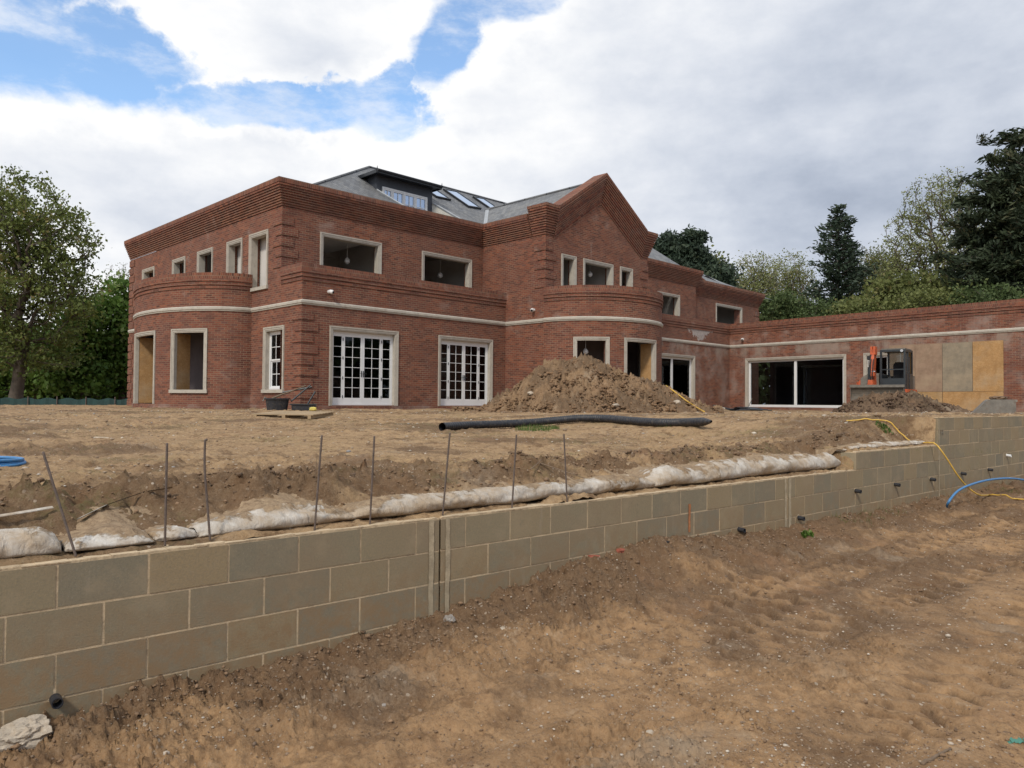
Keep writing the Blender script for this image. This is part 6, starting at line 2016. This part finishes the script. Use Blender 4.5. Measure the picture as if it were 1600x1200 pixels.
def build_tree(name, label, cat, base, trunk_top, blobs, npts, leaf, nleaf, lsize, lmat, bmat='bark', seed=0, group=None, trunk_r=.22, shell=.45, spray=0.0, tone_b=.0, droop=0.0, rexp=.48, multi=0, lspread=1.0):
    r_ = np.random.RandomState(seed)
    base = np.array(base, float); tt = np.array(trunk_top, float)
    vol = np.array([b[3]*b[4]*b[5] for b in blobs]); vol /= vol.sum()
    k = r_.choice(len(blobs), npts, p=vol)
    B = np.array(blobs)[k]
    d = r_.normal(size=(npts, 3)); d /= np.linalg.norm(d, axis=1)[:, None]
    rad = r_.rand(npts)**shell
    P_ = B[:, :3]+d*rad[:, None]*B[:, 3:6]
    ht = max(tt[2]-base[2], .5)
    nodes = [base+(tt-base)*f+np.array([.04*math.sin(f*5+seed), .04*math.cos(f*4), 0])*ht*.3*f*(1-f) for f in np.linspace(0, 1, 7)]
    if multi:
        pass
    par = [-1]+list(range(6))
    nodes = [n_ for n_ in nodes]
    order = np.argsort(np.linalg.norm(P_-tt, axis=1)+.3*r_.rand(npts))
    arr = np.zeros((npts*2+10, 3)); arr[:7] = np.array(nodes); cnt = 7; par = par+[0]*(npts*2+10)
    dist0 = np.zeros(npts*2+10)
    tips = []
    first = 3 if ht > 2 else 2
    for oi in order:
        p = P_[oi]
        dd = np.linalg.norm(arr[first:cnt]-p, axis=1)+.22*dist0[first:cnt]
        # favour growing outwards and upwards
        dd = dd+np.where(arr[first:cnt, 2] > p[2]+.3*(1-droop), 1.2, 0)
        j = first+int(np.argmin(dd))
        L = np.linalg.norm(p-arr[j])
        if L > 1.2:
            m_ = (p+arr[j])/2+r_.normal(size=3)*L*.08+np.array([0, 0, .06*L])
            arr[cnt] = m_; par[cnt] = j; dist0[cnt] = dist0[j]+L/2; cnt += 1; j = cnt-1
        arr[cnt] = p; par[cnt] = j; dist0[cnt] = dist0[j]+np.linalg.norm(p-arr[j]); cnt += 1
    w_ = np.zeros(cnt); ch = np.zeros(cnt, int)
    for i in range(cnt-1, 0, -1):
        if ch[i] == 0: w_[i] = 1
        w_[par[i]] += w_[i]; ch[par[i]] += 1
    rr = trunk_r*(w_/w_[0])**rexp
    rr[:3] *= np.array([1.35, 1.1, 1.0])
    root_ = empty(name, base); tag(root_, label, cat, group)
    # wood
    idx_ = np.arange(1, cnt); pa = np.array(par[:cnt])[1:]
    A = arr[pa]; Bp = arr[idx_]; ra = np.minimum(rr[pa], rr[idx_]*1.7+.004); rb = rr[idx_]
    ra[:6] = rr[pa[:6]]
    D_ = Bp-A; D_ /= np.linalg.norm(D_, axis=1)[:, None]+1e-9
    upv = np.where(np.abs(D_[:, 2:3]) > .9, np.array([[1., 0, 0]]), np.array([[0, 0, 1.]]))
    U_ = np.cross(D_, upv); U_ /= np.linalg.norm(U_, axis=1)[:, None]; V_ = np.cross(D_, U_)
    ns = 5; an = 2*PI*np.arange(ns)/ns
    ringA = A[:, None]+(U_[:, None]*np.cos(an)[None, :, None]+V_[:, None]*np.sin(an)[None, :, None])*ra[:, None, None]
    ringB = Bp[:, None]+(U_[:, None]*np.cos(an)[None, :, None]+V_[:, None]*np.sin(an)[None, :, None])*rb[:, None, None]
    V = np.concatenate([ringA, ringB], 1).reshape(-1, 3)-base
    kk = np.arange(ns); f0 = np.stack([kk, (kk+1) % ns, (kk+1) % ns+ns, kk+ns], -1)
    Fc = (f0[None]+2*ns*np.arange(len(A))[:, None, None]).reshape(-1, 4)
    np_mesh('trunk', V, Fc, M[bmat], root_)
    # leaves clustered round the outer twigs
    if nleaf:
        thin = np.where(rr[1:] < np.quantile(rr[1:], .80))[0]+1
        c_ = r_.choice(thin, nleaf)
        f = r_.rand(nleaf)[:, None]
        pos = arr[np.array(par)[c_]]*(1-f)+arr[c_]*f
        sp = lspread*r_.normal(size=(nleaf, 3))*np.array([1, 1, .7])*.42
        pos = pos+sp
        # spread, with denser balls at some of the twigs
        d = (arr[c_]-arr[np.array(par)[c_]]); d /= np.linalg.norm(d, axis=1)[:, None]+1e-9
        a1 = r_.normal(size=(nleaf, 3)); a1 = a1*(1-spray)+d*spray*2.2+np.array([0, 0, -.6*droop]); a1 /= np.linalg.norm(a1, axis=1)[:, None]
        a2 = r_.normal(size=(nleaf, 3)); a2 -= a1*(a1*a2).sum(1)[:, None]; a2 /= np.linalg.norm(a2, axis=1)[:, None]
        sz = lsize*(.55+.9*r_.rand(nleaf))[:, None]
        asp = 1.0+spray*1.8
        q0 = pos-a1*sz*asp*.5; q2 = pos+a1*sz*asp*.5; q1 = pos+a2*sz*.33; q3 = pos-a2*sz*.33
        V = np.stack([q0, q1, q2, q3], 1).reshape(-1, 3)-base
        Fc = np.arange(nleaf*4).reshape(-1, 4)
        clump = r_.rand(cnt)[c_]
        np_mesh('crown', V, Fc, M[lmat], root_, smooth=False, attrs={'tone': ('FACE', np.clip(.6*clump+.4*r_.rand(nleaf)+tone_b, 0, 1))})
    return root_


def blob(px, py, rx, ry, Y, dy=None, off=0.0):
    c = at(px, py, Y+off); k = Y/F
    return (c.x, c.y, c.z, rx*k, (dy if dy else rx*k), ry*k)
def gb(px, Y): v = at(px, 640, Y); return (v.x, Y, float(H_up(v.x, Y, False)))
# left: the big spring tree and its neighbours
Y = 46
build_tree('deciduous_tree', 'large open-crowned tree in fresh spring leaf at the left edge', 'tree', gb(22, Y), at(40, 520, Y),
           [blob(35, 345, 85, 80, Y), blob(95, 375, 62, 62, Y), blob(-30, 360, 90, 90, Y), blob(60, 440, 95, 70, Y), blob(-10, 470, 90, 80, Y), blob(110, 470, 45, 55, Y), blob(40, 540, 85, 50, Y)],
           1500, None, 31000, .19, 'leaf_oak', seed=1, trunk_r=.36, shell=.42, group='trees left of the house', lspread=.62)
Y = 56
build_tree('bushy_tree', 'dense fresh green tree close behind the left end of the house', 'tree', gb(190, Y), at(190, 560, Y),
           [blob(195, 480, 38, 55, Y), blob(185, 560, 45, 60, Y), blob(215, 540, 40, 70, Y)], 420, None, 9500, .34, 'leaf_green', seed=2, trunk_r=.22, group='trees left of the house', tone_b=.12)
build_tree('bushy_tree', 'mid green tree between the big spring tree and the house', 'tree', gb(130, 54), at(130, 570, 54),
           [blob(135, 520, 45, 70, 54), blob(100, 560, 50, 60, 54), blob(150, 585, 40, 40, 54)], 420, None, 9500, .32, 'leaf_green', seed=3, trunk_r=.2, group='trees left of the house')
build_tree('bushy_tree', 'low dark green tree behind the big spring tree trunk', 'tree', gb(55, 58), at(55, 590, 58),
           [blob(60, 560, 60, 60, 58), blob(0, 570, 60, 60, 58), blob(-40, 520, 60, 90, 58)], 450, None, 10500, .36, 'leaf_green', seed=4, trunk_r=.2, group='trees left of the house')
build_tree('bare_tree', 'bare grey twiggy tree top showing between the foliage and the house', 'tree', gb(180, 70), at(180, 520, 70),
           [blob(182, 460, 26, 52, 70), blob(196, 440, 18, 34, 70)], 420, None, 500, .16, 'leaf_olive', 'bark_pale', seed=5, trunk_r=.22, group='trees left of the house', rexp=.6)
def hedge(name, label, x0, x1, Y, h, seed, n, mat='leaf_green', depth=1.4, cat='hedge', gz=None, size=.26):
    r_ = np.random.RandomState(seed)
    x = r_.uniform(x0, x1, n); y = Y+r_.uniform(-depth, depth, n); hh = h*(.75+.35*perlin(x*.5, y*0+seed)+.2*perlin(x*1.7, y*0+seed))
    z0 = H_up(x, y, False); z = z0+hh*r_.rand(n)**.8
    a1 = r_.normal(size=(n, 3)); a1 /= np.linalg.norm(a1, axis=1)[:, None]; a2 = r_.normal(size=(n, 3)); a2 -= a1*(a1*a2).sum(1)[:, None]; a2 /= np.linalg.norm(a2, axis=1)[:, None]
    sz = size*(.6+.9*r_.rand(n))[:, None]; pos = np.stack([x, y, z], -1)
    V = np.stack([pos-a1*sz*.5, pos+a2*sz*.35, pos+a1*sz*.5, pos-a2*sz*.35], 1).reshape(-1, 3)
    o = np_mesh(name, V, np.arange(n*4).reshape(-1, 4), M[mat], smooth=False, attrs={'tone': ('FACE', r_.rand(n)*.8)})
    return tag(o, label, cat)
hedge('hedge', 'dark green hedge and undergrowth behind the netting left of the house', -58, -22, 60, 3.6, 3, 14000, 'leaf_shrub', 2.0, size=.42)
o = hedge('woodland', 'dark distant woodland edge filling the gaps under the trees', -75, -20, 78, 9.0, 5, 16000, 'leaf_shrub', 4.0, 'woodland', size=.75); o['kind'] = 'stuff'
# netting fence
fe = empty('netting_fence', (at(100, 640, 43).x, 43, 1.1)); tag(fe, 'low dark green netting fence in front of the trees left of the house', 'fence')
g = G(); xa, xb = at(-60, 640, 43).x, at(212, 640, 43).x; n = 60; fx = fe.location.x
for k in range(n):
    a, b = xa+(xb-xa)*k/n-fx, xa+(xb-xa)*(k+1)/n-fx
    za, zb = .50+.05*math.sin(k*.9), .50+.05*math.sin((k+1)*.9)
    ya, yb = .04*math.sin(k*1.7), .04*math.sin((k+1)*1.7)
    g.quad([(a, ya, -.25), (b, yb, -.25), (b, yb, zb), (a, ya, za)]); g.quad([(a, ya+.01, -.25), (a, ya+.01, za), (b, yb+.01, zb), (b, yb+.01, -.25)])
g.build('netting', M['mesh_fence'], fe)
for k in range(6):
    x = xa+(xb-xa)*(k+.3)/6-fx; g = G(); g.tube([(x, -.06, -.3), (x, -.06, .62)], .03, 6); g.build('post', M['steel'], fe)

# right: behind the house
TG = 'trees behind the house'
def conifer(name, label, px, Y, top, bot, halfw, seed, n=2600, mat='leaf_dark', power=1.0, size=.5, gnd=True, lean=0.0):
    r_ = np.random.RandomState(seed); b = gb(px, Y); zt = at(px, top, Y).z; zb = at(px, bot, Y).z; W_ = halfw*Y/F
    root_ = empty(name, b); tag(root_, label, 'tree', TG)
    g = G(); H_ = zt-b[2]; g.tube([(0, 0, 0), (0, 0, H_*.5), (0, 0, H_*.97)], [.25, .14, .02], 7); br = G()
    pts = []; dirs = []; tn = []
    zz = zb
    z = zb-b[2]
    while z < H_*.99:
        f = (z-(zb-b[2]))/(H_-(zb-b[2])); R_ = W_*(1-f)**power+.15
        nb = int(5+R_*2.2)
        for q_ in range(nb):
            a = r_.rand()*2*PI; L = R_*r_.uniform(.42, 1.28); up = L*r_.uniform(.05, .5)
            e = np.array([L*math.cos(a), L*math.sin(a), up])
            br.tube([(0, 0, z), tuple(np.array([0, 0, z])+e*.6+np.array([0, 0, -.1*L])), tuple(np.array([0, 0, z])+e)], [.05, .03, .008], 4, cap=False)
            m_ = int(8+L*15); c0 = r_.rand()
            for k in range(m_):
                ff = r_.rand()**.6; p = np.array([0, 0, z])+e*ff+r_.normal(size=3)*np.array([.2, .2, .14])*(1+.2*L*(1-ff)); p[2] -= .1*L*ff*(1-ff)
                pts.append(p); dd = e/np.linalg.norm(e)+r_.normal(size=3)*.45; dirs.append(dd/np.linalg.norm(dd)); tn.append(.6*c0+.3*r_.rand())
        z += .34+.14*r_.rand()
    pts = np.array(pts); a1 = np.array(dirs); n_ = len(pts)
    a2 = r_.normal(size=(n_, 3)); a2 -= a1*(a1*a2).sum(1)[:, None]; a2 /= np.linalg.norm(a2, axis=1)[:, None]
    sz = size*(.6+.8*r_.rand(n_))[:, None]
    V = np.stack([pts-a1*sz*.4, pts+a2*sz*.2, pts+a1*sz*.6, pts-a2*sz*.2], 1).reshape(-1, 3)
    g.v += []; t_ = g.build('trunk', M['bark'], root_, smooth=True); br.build('branches', M['bark'], root_)
    np_mesh('crown', V, np.arange(n_*4).reshape(-1, 4), M[mat], root_, smooth=False, attrs={'tone': ('FACE', tn)})
    return root_
conifer('conifer', 'tall dark pointed conifer standing in the middle of the trees behind the house', 1310, 66, 322, 520, 62, 1, power=.70, size=.40)
Y = 64
for k, (px, bl_, lab) in enumerate(((1042, [blob(1045, 375, 20, 14, Y), blob(1025, 395, 22, 16, Y), blob(1055, 400, 22, 20, Y), blob(1038, 420, 34, 26, Y)], 'dark pine directly right of the gable peak'),
                                    (1082, [blob(1085, 372, 17, 12, Y), blob(1078, 395, 22, 18, Y), blob(1095, 405, 18, 16, Y), blob(1085, 430, 30, 26, Y)], 'dark round-topped pine right of the first pine'))):
    build_tree('pine_tree', lab, 'tree', gb(px, Y+k), at(px, 430, Y+k), bl_, 340, None, 17000, .24, 'leaf_dark', seed=20+k, trunk_r=.25, group=TG, spray=.3, shell=.5, lspread=.7)
build_tree('young_conifer', 'small ragged dark conifer between the pines and the pale trees', 'tree', gb(1128, 62), at(1128, 470, 62), [blob(1128, 430, 16, 26, 62), blob(1128, 465, 28, 26, 62)], 160, None, 4200, .24, 'leaf_dark', seed=23, trunk_r=.14, group=TG, spray=.4)
build_tree('pale_tree', 'yellow-green tree just left of the small ragged conifer', 'tree', gb(1108, 68), at(1108, 450, 68), [blob(1112, 425, 24, 34, 68), blob(1120, 460, 30, 30, 68)], 200, None, 3200, .3, 'leaf_olive', seed=24, trunk_r=.14, group=TG, tone_b=.1)
for k, (px, bl_, nl, lab) in enumerate(((1170, [blob(1165, 440, 32, 42, 70), blob(1190, 430, 30, 40, 70), blob(1180, 470, 48, 40, 70)], 4200, 'pale sparse spring tree behind the right end of the upper storey'),
                                    (1235, [blob(1235, 430, 32, 40, 72), blob(1215, 460, 45, 40, 72), blob(1250, 460, 30, 45, 72)], 4400, 'pale twiggy spring tree left of the pointed conifer'),
                                    (1370, [blob(1362, 420, 28, 36, 70), blob(1380, 440, 34, 46, 70)], 3600, 'yellowish spring tree right of the pointed conifer'))):
    build_tree('deciduous_tree', lab, 'tree', gb(px, 70), at(px, 520, 70), bl_, 800, None, int(nl*2.0), .17, 'leaf_light' if k != 2 else 'leaf_olive', 'bark_pale', seed=30+k, trunk_r=.22, group=TG, rexp=.5, shell=.5, lspread=.8, tone_b=.1)
Y = 60
build_tree('deciduous_tree', 'tall airy pale green tree rising before the dark cypress', 'tree', gb(1470, Y), at(1470, 500, Y),
           [blob(1460, 330, 48, 62, Y), blob(1425, 370, 42, 48, Y), blob(1400, 410, 34, 44, Y), blob(1490, 300, 34, 42, Y), blob(1450, 420, 70, 55, Y), blob(1510, 370, 50, 70, Y), blob(1520, 440, 50, 50, Y)],
           1500, None, 19000, .155, 'leaf_light', seed=40, trunk_r=.40, group=TG, rexp=.47, lspread=.6)
build_tree('deciduous_tree', 'broad olive tree low behind the left part of the low wing', 'tree', gb(1420, 56), at(1420, 500, 56),
           [blob(1400, 460, 50, 34, 56), blob(1450, 465, 60, 34, 56), blob(1500, 470, 60, 34, 56)], 420, None, 8500, .32, 'leaf_olive', seed=41, trunk_r=.2, group=TG)
Y = 50
bl_ = []
r_ = random.Random(6)
for k in range(30):
    f = k/29; py = 205+270*f; xl = 1562-88*min(1, f*1.9)**.8+r_.uniform(-30, 22)
    bl_.append(blob(xl+55, py, 60, 5+3*r_.random(), Y, 1.3, r_.uniform(-1.2, 1.2)))
    bl_.append(blob(xl+120, py-4, 62, 16, Y, 2.4))
build_tree('dark_cypress', 'huge dark cypress with ragged layered branches at the right edge', 'tree', gb(1620, Y), at(1625, 330, Y), bl_, 1700, None, 60000, .19, 'leaf_cedar', seed=50, trunk_r=.5, group=TG, spray=.6, shell=.4, lspread=.5)
for k, (px, py, rx, ry, Yk, mt, lab) in enumerate(((1222, 482, 45, 26, 60, 'leaf_shrub', 'dark evergreen shrub over the low end of the upper storey'), (1290, 492, 50, 24, 58, 'leaf_shrub', 'dark shrub below the pointed conifer'),
                                             (1345, 486, 40, 20, 52, 'leaf_olive', 'mottled shrub rising over the wing parapet'), (1440, 474, 60, 22, 50, 'leaf_olive', 'leafy shrub over the middle of the wing parapet'),
                                             (1545, 470, 70, 26, 48, 'leaf_shrub', 'dark glossy shrub over the wing parapet at the right'))):
    build_tree('shrub', lab, 'shrub', gb(px, Yk), at(px, 540, Yk), [blob(px, py, rx, ry, Yk), blob(px, py+40, rx, ry+20, Yk)], 260, None, 11000, .2, mt, seed=60+k, trunk_r=.1, group=TG, lspread=.9)
o = hedge('woodland', 'dark woodland filling the gaps behind the house', 22, 85, 88, 13.0, 7, 26000, 'leaf_shrub', 5.0, 'woodland', size=.8); o['kind'] = 'stuff'
# the wooded edge of the plot behind and to the right of the photographer, mirrored in the glazing
r_ = np.random.RandomState(77); n = 14000
az = r_.uniform(R(72), R(235), n); rr = 58+r_.normal(size=n)*3
x, y = rr*np.sin(az), rr*np.cos(az); z = .1+(9+3*perlin(az*9, az*0+.5)+2*perlin(az*31, az*0+.5))*r_.rand(n)**.8
a1 = r_.normal(size=(n, 3)); a1 /= np.linalg.norm(a1, axis=1)[:, None]; a2 = r_.normal(size=(n, 3)); a2 -= a1*(a1*a2).sum(1)[:, None]; a2 /= np.linalg.norm(a2, axis=1)[:, None]
sz = 1.5*(.6+.8*r_.rand(n))[:, None]; pos = np.stack([x, y, z], -1)
V = np.stack([pos-a1*sz*.5, pos+a2*sz*.4, pos+a1*sz*.5, pos-a2*sz*.4], 1).reshape(-1, 3)
o = np_mesh('woodland', V, np.arange(n*4).reshape(-1, 4), M['leaf_shrub'], smooth=False, attrs={'tone': ('FACE', r_.rand(n)*.8)})
tag(o, 'wooded edge of the plot mirrored darkly in the house glazing', 'woodland', kind='stuff')
